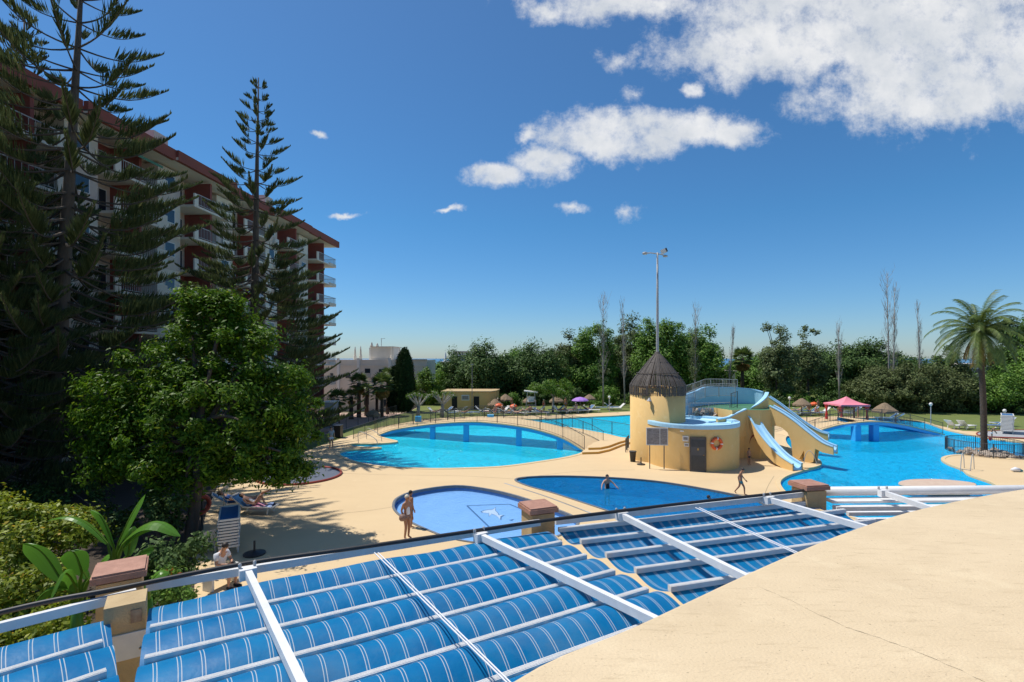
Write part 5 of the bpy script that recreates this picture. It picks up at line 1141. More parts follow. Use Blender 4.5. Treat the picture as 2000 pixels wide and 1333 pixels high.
banana('young banana plant low beside the support column', 290, 1170, 11.6, [(290,1150,345,1140,-.2,.18,.15,.3,LB),(285,1150,240,1125,.2,.2,.15,.4,LB),(288,1148,330,1118,.4,.16,.15,.3,LB)])
# ============================================================ FURNITURE, THINGS ON THE DECK
g = G(586, 930)
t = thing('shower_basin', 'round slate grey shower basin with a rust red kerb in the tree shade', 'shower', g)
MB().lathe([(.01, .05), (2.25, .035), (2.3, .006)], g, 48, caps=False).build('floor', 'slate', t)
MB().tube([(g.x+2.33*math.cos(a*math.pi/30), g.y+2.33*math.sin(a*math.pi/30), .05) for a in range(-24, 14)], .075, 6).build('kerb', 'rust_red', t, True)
q = G(576, 930); MB().tube([q, q+Vector((0, 0, 2.2))], .06, 8).build('post', 'bark_pale', t)
MB().tube([q+Vector((0, 0, 2.15)), q+Vector((.22, 0, 2.25)), q+Vector((.4, 0, 2.15))], .025, 6).build('shower_arm', 'grey_metal', t); MB().lathe([(.02, .05), (.09, 0)], q+Vector((.4, 0, 2.1)), 10).build('shower_head', 'grey_metal', t)
q = G(583, 912); tag(MB().box(q+Vector((0, 0, .9)), (.16, .3, 1.8)).build('utility_post', 'plank_green'), 'slim dark green post behind the shower basin', 'post')
# bins, bases, crates
def lathe_thing(name, label, cat, prof, p, m, n=14): o = MB().lathe(prof, p, n).build(name, m, None, False); return tag(o, label, cat)
t = thing('litter_bin', 'black round litter bin at the foot of the thatched tower', 'bin', G(1236, 902)); q = G(1236, 902)
MB().lathe([(.17, 0), (.22, .62), (.24, .64), (.24, .70), (.2, .70), (.19, .5)], q, 16).build('tub', 'bin_black', t, True); MB().lathe([(.245, .69), (.255, .70), (.245, .72)], q, 16).build('rim', 'iron', t)
def ubase(p, label, s=1.0):
    t = thing('parasol_base', label, 'parasol base', p, 'empty parasol bases'); p = Vector(p); MB().lathe([(.30*s, 0), (.30*s, .05), (.1*s, .1), (.06, .12)], p, 16).build('foot', 'bin_black', t); MB().tube([p+Vector((0, 0, .1)), p+Vector((0, 0, .48))], .035, 8).build('socket', 'bin_black', t)
ubase(G(1252, 908), 'black parasol base beside the litter bin', .9); ubase(G(497, 1083), 'black parasol base in the tree shade near the lounger stack', 1.25)
t = thing('wheeled_bin', 'black wheeled bin on the lawn edge near the grey shed', 'bin', G(661, 855)); q = G(661, 855)
MB().prism([(q.x-.28, q.y-.35), (q.x+.28, q.y-.35), (q.x+.28, q.y+.35), (q.x-.28, q.y+.35)], .08, 1.0).build('tub', 'bin_black', t); MB().box(q+Vector((0, -.03, 1.06)), (.64, .82, .1)).build('lid', 'bin_black', t)
for s in (-.24, .24): MB().tube([q+Vector((s, .3, .11)), q+Vector((s+.05, .3, .11))], .11, 10).build('wheel', 'black_rubber', t)
tag(MB().box(G(958, 824)+Vector((0, 0, .4)), (.7, .5, .8)).build('blue_crate', 'sky_blue_paint'), 'pale blue box standing behind the lagoon bridge', 'box')
tag(MB().box(G(817, 824)+Vector((0, 0, .3)), (.6, .6, .6)).build('blue_tub', 'pool_blue'), 'small bright blue tub under the pollarded tree', 'box')
# loungers
def make_lounger(name, label, sling='sling_blue', back=38, flat=False, group=None):
    t = thing(name, label, 'lounger', (0, 0, 0), group)
    for s in (-1, 1):
        MB().bar((-.95 if flat else -.4, s*.31, .33), (.95, s*.31, .33), .05, .06).build('side_rail', 'plastic_white', t)
    MB().bar((.94, -.28, .33), (.94, .28, .33), .05, .06).build('end_rail', 'plastic_white', t)
    if flat: MB().bar((-.94, -.28, .33), (-.94, .28, .33), .05, .07).build('end_rail', 'plastic_white', t)
    x0 = -.93 if flat else -.36
    MB().grid([[(x0+(.9-x0)*i/8, y, .345-.03*math.sin(math.pi*(y+.28)/.56)) for y in (-.28, -.1, .1, .28)] for i in range(9)]).build('seat_sling', sling, t)
    if not flat:
        a = R(back); bx = lambda d, y, z=0: (-.38-d*math.cos(a)-z*math.sin(a)*0, y, .34+d*math.sin(a)+z)
        bk = MB().grid([[bx(.72*i/6, y, -.02*math.sin(math.pi*(y+.28)/.56)) for y in (-.28, -.1, .1, .28)] for i in range(7)]).build('backrest', sling, t)
        for s in (-1, 1): MB().bar(bx(0, s*.3), bx(.76, s*.3), .04, .045).build('back_rail', 'plastic_white', bk)
        MB().bar(bx(.75, -.3), bx(.75, .3), .04, .045).build('back_rail', 'plastic_white', bk)
    for x in (-.7 if flat else -.55, .72):
        for s in (-1, 1): MB().bar((x, s*.28, 0), (x+.06, s*.30, .31), .045, .05, up=(0, 1, 0)).build('leg', 'plastic_white', t)
    return t
lg = make_lounger('sun_lounger', 'x', 'sling_blue'); lw = make_lounger('sun_lounger', 'x', 'plastic_white', 42)
lf = make_lounger('sun_lounger', 'x', 'sling_blue', flat=True)
used = {}
def place(proto, p, rz, label, group=None, scale=None):
    if id(proto) not in used:
        used[id(proto)] = 1; o = proto; o.location = p; o.rotation_euler = (0, 0, rz); o['label'] = label
        if group: o['group'] = group
        if scale: o.scale = (scale,)*3
        return o
    return dup(proto, p, rz, label, None, group, scale)
GL = 'sun loungers on the far lawn'
lgA = place(lg, G(498, 1002), R(-4), 'blue sling lounger with a pink towel and a sunbather raising her leg')
lgB = place(lg, G(462, 994), R(28), 'blue sling lounger in front of the sunbather in the straw hat')
q = G(448, 1086)
for k in range(10):
    o = place(lf, (q.x-.45, q.y+.82, .105*k), R(117+random.uniform(-1.5, 1.5)), 'flat white lounger lying in the tall stack behind the seated man' if k < 9 else 'topmost blue sling lounger of the stack behind the seated man', 'stacked white loungers', 1.0)
for x, y, a, lab in ((1866, 838, 12, 'white lounger with raised back on the right lawn beside the palm'), (1888, 838.5, 20, 'second white lounger with raised back next to the palm trunk')): place(lw, G(x, y), R(a), lab, None, 1.05)
# far lawn: loungers in loose rows under the umbrellas
spots = [(852,811),(868,809),(880,812),(896,809),(908,812),(932,811),(944,808),(956,811),(968,812),(980,808),(990,812),(1002,809),(1012,812),(1024,809),(1036,811),(1048,808),(1058,811),(1086,806),(1096,808),(1106,806),(1116,808),(1126,805),(1136,807),(1146,805),(1156,806),(1178,801),(1196,800),(1205,802),(1545,812),(1556,808),(1568,812),(1580,808),(1592,812),(1604,810),(1648,812),(1664,809)]
for i, (x, y) in enumerate(spots):
    far = x > 1400
    place(lg if i % 3 else lw, G(x, y), R(random.uniform(-40, 40)+(180 if i % 2 else 0)), ('blue sling' if i % 3 else 'white')+' sun lounger on the far lawn '+('right of the slides' if x < 1630 else 'beside the pink gazebo') if far else ('blue sling' if i % 3 else 'white')+' sun lounger '+('in front of the hut' if x < 925 else 'under the thatched umbrellas right of the hut' if x < 1000 else 'beside the lifeguard chair' if x < 1065 else 'near the purple parasol' if x < 1165 else 'left of the thatched tower'), 'sun loungers right of the slides' if far else GL, 1.1)
for x, y, a, lab in ((1730, 823, 160, 'blue lounger under the tan thatched umbrella'), (1742, 823, 150, 'second blue lounger under the tan thatched umbrella'), (1945, 838, 175, 'low blue lounger beside the palm on the right terrace'), (1958, 833, 182, 'blue lounger behind the child at the right terrace')): place(lg, G(x, y), R(a), lab, None, 1.15)
for k in range(12):
    q = G(1986, 850); place(lf, (q.x, q.y+.9, .12*k), R(46+random.uniform(-2, 2)), 'white lounger in the tall stack on the right terrace' if k < 11 else 'topmost blue lounger of the stack on the right terrace', 'lounger stack on the right terrace', 1.3)
P_ = pxpoly([(1908,850),(1920,845),(1990,842),(2080,845),(2090,862),(2000,858),(1930,855)], sub=3)
t = thing('paved_terrace', 'grey paved terrace with a rust red edge under the right lounger stack', 'terrace', G(1990, 850)); MB().prism(P_, .004, .07).build('paving', 'grey_metal', t)
P2 = [Vector(p) for p in P_]; MB().tube([(p.x, p.y, .075) for p in P2+[P2[0]]], .06, 5).build('kerb', 'rust_red', t)
# chairs, bench
def chair(p, rz, label):
    t = thing('plastic_chair', label, 'chair', (0, 0, 0)); 
    MB().box((0, 0, .44), (.46, .44, .04)).build('seat', 'plastic_white', t); MB().grid([[(.2*math.sin(u*1.2), .21+.05*v_, .46+.42*v_) if False else (-.22+.44*u, .21+.08*v_-.03*math.sin(math.pi*u), .46+.42*v_) for u in (0, .25, .5, .75, 1)] for v_ in (0, .5, 1)]).build('backrest', 'plastic_white', t)
    for a in (-1, 1):
        for b in (-1, 1): MB().bar((a*.2, b*.19, .43), (a*.24, b*.23, 0), .04, .04, up=(0, 1, 0)).build('leg', 'plastic_white', t)
        MB().bar((a*.25, -.2, .64), (a*.25, .24, .66), .05, .03).build('arm', 'plastic_white', t)
    t.location = p; t.rotation_euler = (0, 0, rz)
chair(G(401, 1082), R(-120), 'white plastic chair in the shade left of the seated man')
q = Vector((-8.98, 15.75, 0)); t = thing('bench', 'pale bench under the man looking at his phone', 'bench', q)
for k in range(3): MB().box(q+Vector((-.02, -.16+.16*k, .45)), (1.1, .13, .04), R(70)).build('slat', 'plastic_white', t)
for s in (-.4, .4): MB().box(q+Vector((s*math.cos(R(70)), s*math.sin(R(70)), .22)), (.08, .38, .42), R(70)).build('leg', 'plastic_white', t)
q = G(395, 1035)+Vector((0, 0, 0)); t = thing('ring_post', 'dark post carrying a faded red life ring under the tree', 'post', q)
MB().tube([q, q+Vector((0, 0, 2.0))], .05, 6).build('post', 'iron', t)
tag(liferingmb(q+Vector((.02, -.12, 1.05)), (.85, -.5, 0), .42, .24).build('life_ring', ['rust_red', 'rust_red'], None, True), 'faded red life ring under the broadleaf tree', 'life ring')
t = thing('thin_mast', 'thin bent steel rod standing by the sunbathers', 'post', G(437, 1003)); q = G(437, 1003); MB().tube([q, q+Vector((0, 0, 1.2)), q+Vector((-.25, 0, 1.75))], .018, 5).build('rod', 'grey_metal', t)
q = G(478, 1008)
# thatched umbrellas
def thatch(x, Y, label, apex_y, rpx, zb=0.0, group='thatched umbrellas', m='thatch'):
    a = A(x, apex_y, Y); t = thing('thatched_umbrella', label, 'umbrella', (a.x, Y, zb), group); r = rpx/F*Y
    MB().tube([(a.x, Y, zb), (a.x, Y, a.z-.1)], .06, 8).build('pole', 'bark', t)
    MB().lathe([(r*1.02, a.z-.95*r*.85-.12), (r, a.z-.85*r*.85), (r*.62, a.z-.5*r*.8), (r*.25, a.z-.12), (.04, a.z)], (a.x, Y, 0), 22, .05, caps=False).build('thatch', m, t)
    V = []
    for i in range(160):
        an = random.uniform(0, 6.28); d = Vector((math.cos(an), math.sin(an), 0)); s = Vector((-d.y, d.x, 0)); b = Vector((a.x, Y, a.z-.85*r*.8))+d*r*.92; V += [b-s*.03, b+s*.03, b+d*r*.12+s*.01-Vector((0, 0, .22)), b+d*r*.12-s*.01-Vector((0, 0, .22))]
    tag(np_mesh('fringe', np.array([tuple(v) for v in V]), 4, 'thatch', t), kind='stuff')
for a in ((967, 68, 'thatched umbrella in front of the hut corner', 779, 15), (987, 71, 'higher thatched umbrella right of the hut', 770, 14), (1034, 70, 'thatched umbrella half hidden by the lifeguard chair', 774, 13), (1087, 70, 'shaggy thatched umbrella right of the flat topped tree', 773, 14), (1151, 72, 'thatched umbrella touching the purple one', 770, 12), (1566, 63, 'lone grey thatched umbrella behind the slides', 778, 16), (1728, 59, 'tan thatched umbrella right of the pink gazebo', 787, 21)): thatch(*a)
thatch(729, 58, 'thatched umbrella down on the pink court', 800, 14, -1.3)
# purple parasol, gazebo, lifeguard chair
a = A(1133, 776, 68); t = thing('purple_parasol', 'purple parasol between two thatched umbrellas', 'umbrella', (a.x, a.y, 0)); MB().tube([(a.x, a.y, 0), (a.x, a.y, a.z)], .03, 6).build('pole', 'grey_metal', t)
MB().lathe([(1.15, a.z-.48), (1.0, a.z-.30), (.6, a.z-.1), (.05, a.z+.02)], (a.x, a.y, 0), 10, caps=False).build('canopy', 'purple', t)
gz = G(1653, 822); t = thing('pink_gazebo', 'pink gazebo with red drapes behind the slide pool', 'gazebo', gz); w = 1.6; ez = 1.9
C4 = [gz+Vector((sx*w*.86, sy*w*.86, 0)) for sx, sy in ((-1, -1), (1, -1), (1, 1), (-1, 1))]
for c in C4: MB().tube([c, c+Vector((0, 0, ez))], .035, 6).build('post', 'grey_metal', t)
mb = MB(); ap = gz+Vector((0, 0, 2.72)); E = [gz+Vector((sx*w, sy*w, ez)) for sx, sy in ((-1, -1), (1, -1), (1, 1), (-1, 1))]
for i in range(4):
    p, q = E[i], E[(i+1) % 4]; mb.grid([[p.lerp(q, j/6).lerp(ap, k/5)-Vector((0, 0, .16*math.sin(math.pi*k/5))) for j in range(7)] for k in range(6)]); mb.grid([[p.lerp(q, j/10)-Vector((0, 0, (.16+.04*(j % 2))*k)) for j in range(11)] for k in (0, 1)])
bm = mb.build('canopy', 'pink', t)
for c in C4[:2]+[C4[3]]:
    MB().lathe([(.16, .05), (.13, .6), (.08, 1.0), (.17, 1.5), (.22, 1.85)], c, 9, .12).build('drape', 'red', t)
q = A(1037, 765, 66); t = thing('lifeguard_chair', 'tall lifeguard chair with a white sunshade on the far lawn', 'chair', (q.x, q.y, 0))
for sx in (-.6, .6):
    for sy in (-.5, .5): MB().bar((q.x+sx*1.2, q.y+sy*1.2, 0), (q.x+sx*.75, q.y+sy*.7, q.z-.1), .05, .05, up=(0, 1, 0)).build('leg', 'grey_metal', t)
for z in (.5, 1.0): MB().box((q.x, q.y-.5, z), (1.15, .06, .06)).build('rung', 'grey_metal', t)
MB().box((q.x, q.y, 1.45), (.9, .7, .08)).build('seat', 'plastic_white', t); MB().box((q.x, q.y+.33, 1.75), (.9, .06, .55)).build('backrest', 'plastic_white', t)
MB().box((q.x, q.y, q.z), (1.75, 1.5, .12), axes=(Vector((.995, 0, -.09)), Vector((0, 1, 0)), Vector((.09, 0, .995)))).build('sunshade', 'plastic_white', t)
def lamp(x, yb, yt, label, r=.16):
    b = G(x, yb); tp = A(x, yt, b.y); t = thing('globe_lamp', label, 'lamp post', b, 'low globe lamps on the lawn'); MB().tube([b, Vector((b.x, b.y, tp.z-.2))], .05, 6).build('post', 'grey_metal', t); MB().lathe([(.05, -.2), (r, -.05), (r, .08), (.06, .18)], tp, 12).build('globe', 'plastic_white', t, True)
lamp(1190, 806, 776, 'small lamp post left of the thatched tower'); lamp(1818, 830, 790, 'globe lamp on the lawn left of the palm'); lamp(1542, 812, 778, 'globe lamp behind the slides'); lamp(1962, 836, 803, 'globe lamp near the right lounger stack')
b = G(922, 802); t = thing('thin_pole', 'thin tall pole in front of the yellow hut', 'post', b); tp = A(922, 712, b.y); MB().tube([b, Vector((b.x, b.y, tp.z))], [.06, .04], 6).build('pole', 'bark_pale', t); MB().box(tp, (.35, .2, .1)).build('lamp_head', 'grey_metal', t)
# palm bed: stones and ring fence
pc = Vector((pb.x+.0, pb.y, 0)); t = thing('stone_bed', 'ring of loose stones round the palm foot', 'stones', pc)
for i in range(64):
    a = random.uniform(0, 6.28); r_ = random.uniform(.6, 2.0); s = random.uniform(.14, .30); MB().lathe([(s*.5, -.03), (s, s*.25), (s*.8, s*.6), (s*.2, s*.8)], pc+Vector((r_*math.cos(a), r_*math.sin(a), 0)), 7, .22).build('stone', 'stone', t)
fence([pc+Vector((2.2*math.cos(R(10*k)), 2.2*math.sin(R(10*k)), 0)) for k in range(37)], 1.0, 'ring of iron bars round the palm bed', post=2.3, name='palm_fence', sp=.11, br=.012)
# flat stone ledge in the slide pool
top = pxpoly([(1756,944),(1768,938),(1800,936),(1840,936.5),(1895,942),(1906,948),(1880,952),(1840,953),(1790,951)], z=.42, sub=3); t = thing('rock_ledge', 'flat pale stone ledge standing in the slide pool', 'rock', (23.5, 28, 0))
mb = MB(); n = len(top); c = sum([Vector(p) for p in top], Vector((0, 0)))/n
mb.grid([[(p[0], p[1], .42+random.uniform(-.02, .02)), (p[0]+(p[0]-c.x)*.02, p[1], .36), (p[0]*.97+c.x*.03, p[1]*.97+c.y*.03, .26)] for p in top+[top[0]]]); mb.add([(p[0], p[1], .42) for p in top], [tuple(range(n))]); mb.add([(p[0]*.97+c.x*.03, p[1]*.97+c.y*.03, .26) for p in top], [tuple(reversed(range(n)))]); mb.build('slab', 'slab_stone', t)
MB().prism([(c.x+(p[0]-c.x)*.55+.6, c.y+(p[1]-c.y)*.55) for p in top], -1.05, .258).build('support', 'stone', t)
q = G(1984, 922); t = thing('beach_bundle', 'white and green towel bundle lying on the right deck', 'towel', q); MB().tube([q+Vector((-.25, 0, .12)), q+Vector((0, .02, .15)), q+Vector((.2, 0, .12))], [.08, .14, .11], 10).build('towel', 'cloth_white', t, True); MB().tube([q+Vector((.2, 0, .12)), q+Vector((.4, -.02, .06))], [.1, .05], 8).build('strap', 'cloth_teal', t)
# hand rails of the lagoon steps
for a, b, lab in (((700,866), (735,869), 'low steel hand rail over the lagoon steps'), ((716,858), (744,862), 'farther low steel hand rail over the lagoon steps')):
    p, q = G(*a), G(*b); t = thing('hand_rail', lab, 'railing', p, 'hand rails of the lagoon steps'); MB().tube(smooth_poly([p, p+Vector((0, 0, .85)), p.lerp(q, .3)+Vector((0, 0, .9)), q+Vector((0, 0, .4)), q-Vector((0, 0, .3))], 4, False), .025, 6).build('tube', 'grey_metal', t)
for k in range(4):
    P_ = [G(690+k*20, 868.3), G(706+k*20, 867.6), G(706+k*20, 873.2), G(690+k*20, 872.6)]
    tag(MB().prism([(p.x, p.y) for p in P_], -.95, -.20-.14*k).build('pool_step', 'light_blue'), ['top', 'second', 'third', 'lowest'][k]+' blue step leading into the lagoon pool', 'step', 'lagoon steps')

# ============================================================ PEOPLE
def skinned(verts, edges, rad, sub=2):
    me = bpy.data.meshes.new('tmp'); me.from_pydata([tuple(v) for v in verts], edges, []); o = bpy.data.objects.new('tmp', me); col.objects.link(o)
    sm = o.modifiers.new('skin', 'SKIN'); sm.use_smooth_shade = True; sv_ = me.skin_vertices[0].data
    for i, r in enumerate(rad): sv_[i].radius = r if isinstance(r, tuple) else (r, r); sv_[i].use_root = (i == 0)
    ss = o.modifiers.new('sub', 'SUBSURF'); ss.levels = sub; ss.render_levels = sub
    dg = bpy.context.evaluated_depsgraph_get(); m2 = bpy.data.meshes.new_from_object(o.evaluated_get(dg)); bpy.data.objects.remove(o); bpy.data.meshes.remove(me)
    m2.materials.clear(); m2.polygons.foreach_set('use_smooth', [True]*len(m2.polygons)); return m2
RAD = dict(pel=(.145, .105), spi=(.12, .088), che=(.145, .10), nec=.05, hd0=.078, hd1=.09, hd2=.07, sh=.062, el=.043, wr=.028, ha=.036, hip=.088, kn=.06, an=.038, toe=.028)
def base_pose(**kw):
    P = dict(pel=(0,0,.95), spi=(0,.01,1.12), che=(0,.01,1.32), nec=(0,.0,1.46), hd0=(0,-.015,1.55), hd1=(0,-.015,1.61), hd2=(0,-.01,1.67))
    for s, k in ((-1, 'l'), (1, 'r')):
        P.update({'sh'+k: (s*.165,.01,1.38), 'el'+k: (s*.22,.03,1.12), 'wr'+k: (s*.225,-.04,.88), 'ha'+k: (s*.22,-.07,.80), 'hip'+k: (s*.085,.01,.90), 'kn'+k: (s*.10,-.015,.49), 'an'+k: (s*.10,.03,.08), 'toe'+k: (s*.115,-.13,.03)})
    P.update(kw); return {k: Vector(v) for k, v in P.items()}
EDG = [('pel','spi'),('spi','che'),('che','nec'),('nec','hd0'),('hd0','hd1'),('hd1','hd2')]
for k in 'lr': EDG += [('che','sh'+k),('sh'+k,'el'+k),('el'+k,'wr'+k),('wr'+k,'ha'+k),('pel','hip'+k),('hip'+k,'kn'+k),('kn'+k,'an'+k),('an'+k,'toe'+k)]
def rad(k): return RAD.get(k) or RAD[k[:-1]]
def person(label, pose, loc, rz, clothes, skin='skin', hair='hair_dark', scale=1.0, fingers=True, group=None, face=(0, -1, 0), hairlong=0, hat=None):
    t = thing('person', label, 'person', (0, 0, 0), group); P = pose
    names = list(P.keys()); names.remove('pel'); names = ['pel']+names; V = [P[k] for k in names]; Rr = [rad(k) for k in names]; E = [(names.index(a), names.index(b)) for a, b in EDG]
    if fingers:
        for k in 'lr':
            w, h_ = P['wr'+k], P['ha'+k]; d = (h_-w).normalized(); s = d.cross(Vector((1, 0, 0))); s = s.normalized() if s.length > .1 else Vector((0, 1, 0)); hi = names.index('ha'+k)
            for j, (o_, ln) in enumerate(((-.028, .058), (-.010, .072), (.010, .07), (.028, .052))):
                a = h_+d*.03+s*o_; b = a+d*ln*.5; c = b+(d*.8+Vector((0, -.25, -.3)))*ln*.5; n0 = len(V); V += [a, b, c]; Rr += [.011, .0095, .008]; E += [(hi, n0), (n0, n0+1), (n0+1, n0+2)]
            n0 = len(V); a = h_+s*.035-d*.005; V += [a, a+s*.02+d*.03]; Rr += [.012, .009]; E += [(hi, n0), (n0, n0+1)]
    me = skinned(V, E, Rr, 1); me.materials.append(MATS[skin]); b = bpy.data.objects.new('body', me); col.objects.link(b); b.parent = t
    for (nm, m, kind, k) in clothes:
        if kind == 'shorts': vs_ = [P['pel']+Vector((0, 0, .04)), P['pel']]+[q for s in 'lr' for q in (P['hip'+s], P['hip'+s].lerp(P['kn'+s], .5))]; ed = [(0, 1), (1, 2), (2, 3), (1, 4), (4, 5)]; rr = [(.15, .115), (.155, .12), .10, .092, .10, .092]
        elif kind == 'trunks': vs_ = [P['pel']+(P['spi']-P['pel'])*.2, P['pel']]+[q for s in 'lr' for q in (P['hip'+s], P['hip'+s].lerp(P['kn'+s], .2))]; ed = [(0, 1), (1, 2), (2, 3), (1, 4), (4, 5)]; rr = [(.148, .112), (.152, .115), .096, .092, .096, .092]
        elif kind == 'suit': vs_ = [P['pel'], P['spi'], P['che']]+[P['hip'+s] for s in 'lr']; ed = [(0, 1), (1, 2), (0, 3), (0, 4)]; rr = [(.153, .115), (.128, .096), (.15, .108), .095, .095]
        elif kind == 'tee': vs_ = [P['pel'].lerp(P['spi'], .1), P['spi'], P['che']]+[q for s in 'lr' for q in (P['sh'+s], P['sh'+s].lerp(P['el'+s], .7))]; ed = [(0, 1), (1, 2), (2, 3), (3, 4), (2, 5), (5, 6)]; rr = [(.165, .13), (.15, .115), (.165, .118), .078, .066, .078, .066]
        else: continue
        m2 = skinned(vs_, ed, [tuple(x*k for x in r) if isinstance(r, tuple) else r*k for r in rr], 1); m2.materials.append(MATS[m]); o = bpy.data.objects.new(nm, m2); col.objects.link(o); o.parent = t
    hc = P['hd1']; upv = (P['hd2']-P['hd0']).normalized(); fv = Vector(face); fv = (fv-upv*fv.dot(upv)).normalized(); sv_ = upv.cross(fv)
    rows = []
    for i in range(9):
        th = math.pi*i/8; rows.append([hc-fv*.022+upv*(.022+.094*math.cos(th))+(fv*math.cos(a*math.pi/7)*(.092)+sv_*math.sin(a*math.pi/7)*.09)*math.sin(th)-upv*(hairlong*.12*max(0, -math.cos(th)))*(1 if math.cos(a*math.pi/7) < .2 else 0) for a in range(15)])
    mb = MB(); mb.grid(rows[:7]); o = mb.build('hair', hair, t, True)
    f0 = hc+fv*.083-upv*.012; mb = MB(); mb.tube([f0+upv*.02, f0+fv*.018-upv*.012], [.007, .013], 6); mb.build('nose', skin, t)
    for s in (-1, 1): MB().lathe([(.002, -.006), (.009, 0), (.002, .006)], f0+sv_*.03*s+upv*.018-fv*.004, 6).build('eye', 'hair_dark', t)
    MB().box(f0-upv*.035-fv*.004, (.035, .01, .008), axes=(sv_, fv, upv)).build('mouth', 'rust_red', t)
    for s in (-1, 1): MB().lathe([(.004, -.025), (.016, 0), (.004, .025)], hc+sv_*.086*s-upv*.01, 6).build('ear', skin, t)
    if hat: mb = MB(); mb.lathe([(.19, -.02), (.2, 0), (.11, .015), (.10, .09), (.02, .11)], (0, 0, 0), 16); v = [Vector(p) for p in mb.v]; mb.v = [tuple(hc+upv*(.05+p.z)+fv*p.x+sv_*p.y) for p in v]; mb.build('hat', hat, t)
    t.location = loc; t.rotation_euler = (0, 0, rz); t.scale = (scale,)*3
    return t
# woman on the deck and her companion
ps = base_pose(ell=(-.24,.06,1.12), wrl=(-.20,-.08,.92), hal=(-.17,-.12,.86), knl=(-.09,-.04,.49), anl=(-.12,.0,.08), toel=(-.14,-.15,.03))
person('fair haired woman in a white top standing by the paddling pool', ps, G(795,1053), R(55), [('top','cloth_white','suit',1.03),('shorts','cloth_brown','shorts',1.0)], 'skin_tan', 'hair_blond', 1.0)
wq = G(795, 1053); t = thing('shoulder_bag', 'brown bag on the hip of the fair haired woman', 'bag', wq+Vector((-.2, -.18, .85))); c = wq+Vector((-.12, -.20, .9))
MB().lathe([(.10, -.13), (.15, -.06), (.14, .06), (.09, .12)], c, 10).build('pouch', 'cloth_brown', t, True); MB().tube([c+Vector((-.08, 0, .1)), c+Vector((0, .12, .5)), c+Vector((.12, .16, .52)), c+Vector((.08, 0, .1))], .01, 4).build('strap', 'cloth_brown', t)
ps = base_pose(knr=(.10,-.12,.50), anr=(.10,.02,.09), toer=(.11,-.12,.03))
person('companion in a patterned teal dress half behind the fair haired woman', ps, G(802,1031), R(130), [('dress','cloth_teal','suit',1.06),('skirt','cloth_teal','shorts',1.08)], 'skin_tan', 'hair_dark', .9)
walk = base_pose(knl=(-.09,-.20,.52), anl=(-.09,-.22,.09), toel=(-.09,-.40,.05), knr=(.09,.10,.50), anr=(.09,.36,.16), toer=(.09,.26,.04), ell=(-.22,.14,1.14), wrl=(-.22,.10,.90), hal=(-.21,.08,.83), elr=(.22,-.06,1.13), wrr=(.22,-.22,.93), har=(.22,-.28,.87), nec=(0,-.04,1.45), hd0=(0,-.09,1.53), hd1=(0,-.12,1.58), hd2=(0,-.14,1.64))
person('child in a teal swimsuit walking past the middle pool with head bowed', walk, G(1447,967), R(62), [('swimsuit','cloth_teal','suit',1.04),('trunks','cloth_teal','shorts',1.0)], 'skin_tan', 'hair_dark', .82)
person('child in dark trunks standing in the shade below the broad blue slide', base_pose(), G(1463,909), R(20), [('trunks','cloth_black','shorts',1.0)], 'skin_tan', 'hair_dark', .66)
person('person in pale grey clothes on the path left of the lagoon pool', base_pose(knl=(-.1,-.1,.5)), G(647,877), R(30), [('shirt','cloth_grey','tee',1.0),('shorts','cloth_white','shorts',1.05)], 'skin', 'hair_dark', 1.0)
swim = base_pose(ell=(-.34,-.1,1.22), wrl=(-.45,-.25,1.1), hal=(-.47,-.3,1.07), elr=(.34,-.1,1.22), wrr=(.42,-.28,1.08), har=(.44,-.34,1.05))
q = G(1186, 955, -.10); person('bather with dark hair wading in the middle pool', swim, (q.x, q.y, -1.04), R(15), [('swimsuit','cloth_black','suit',1.03)], 'skin', 'hair_dark', 1.0, hairlong=1)
q = G(1384, 975, -.10); person('swimmer with only the dark head above the middle pool water', base_pose(), (q.x, q.y, -1.62), R(80), [('trunks','cloth_blue','trunks',1.0)], 'skin', 'hair_dark', 1.0)
person('child with a white cap stooping beside the right terrace', base_pose(che=(0,-.12,1.28), nec=(0,-.24,1.36), hd0=(0,-.31,1.40), hd1=(0,-.35,1.43), hd2=(0,-.38,1.47), shl=(-.165,-.14,1.33), shr=(.165,-.14,1.33), ell=(-.2,-.24,1.08), elr=(.2,-.24,1.08), wrl=(-.18,-.36,.9), wrr=(.18,-.36,.9), hal=(-.17,-.40,.84), har=(.17,-.40,.84)), G(1937,859), R(40), [('trunks','cloth_white','shorts',1.0)], 'skin_tan', 'hair_blond', .72)
q = G(1934, 861); tag(MB().lathe([(.09, 0), (.13, .24), (.12, .24), (.08, .03)], q, 12).build('toy_bucket', 'red'), 'small red bucket at the feet of the stooping child', 'bucket')
# seated man with a phone
sit = base_pose(pel=(0,0,.50), spi=(0,.0,.68), che=(0,-.05,.88), nec=(0,-.10,1.02), hd0=(0,-.17,1.10), hd1=(0,-.20,1.14), hd2=(0,-.21,1.21),
   shl=(-.18,-.05,.94), shr=(.18,-.05,.94), ell=(-.24,-.14,.70), elr=(.24,-.14,.70), wrl=(-.09,-.36,.68), wrr=(.09,-.36,.68), hal=(-.04,-.42,.70), har=(.05,-.42,.70),
   hipl=(-.09,-.04,.49), hipr=(.09,-.04,.49), knl=(-.12,-.46,.52), knr=(.12,-.46,.52), anl=(-.12,-.44,.09), anr=(.12,-.44,.09), toel=(-.13,-.60,.03), toer=(.13,-.60,.03))
man = person('dark haired man in white sitting in the shade looking at a phone', sit, (-8.98, 15.75, 0), R(72), [('shirt','cloth_white','tee',1.06),('shorts','cloth_white','shorts',1.06)], 'skin', 'hair_dark', 1.08)
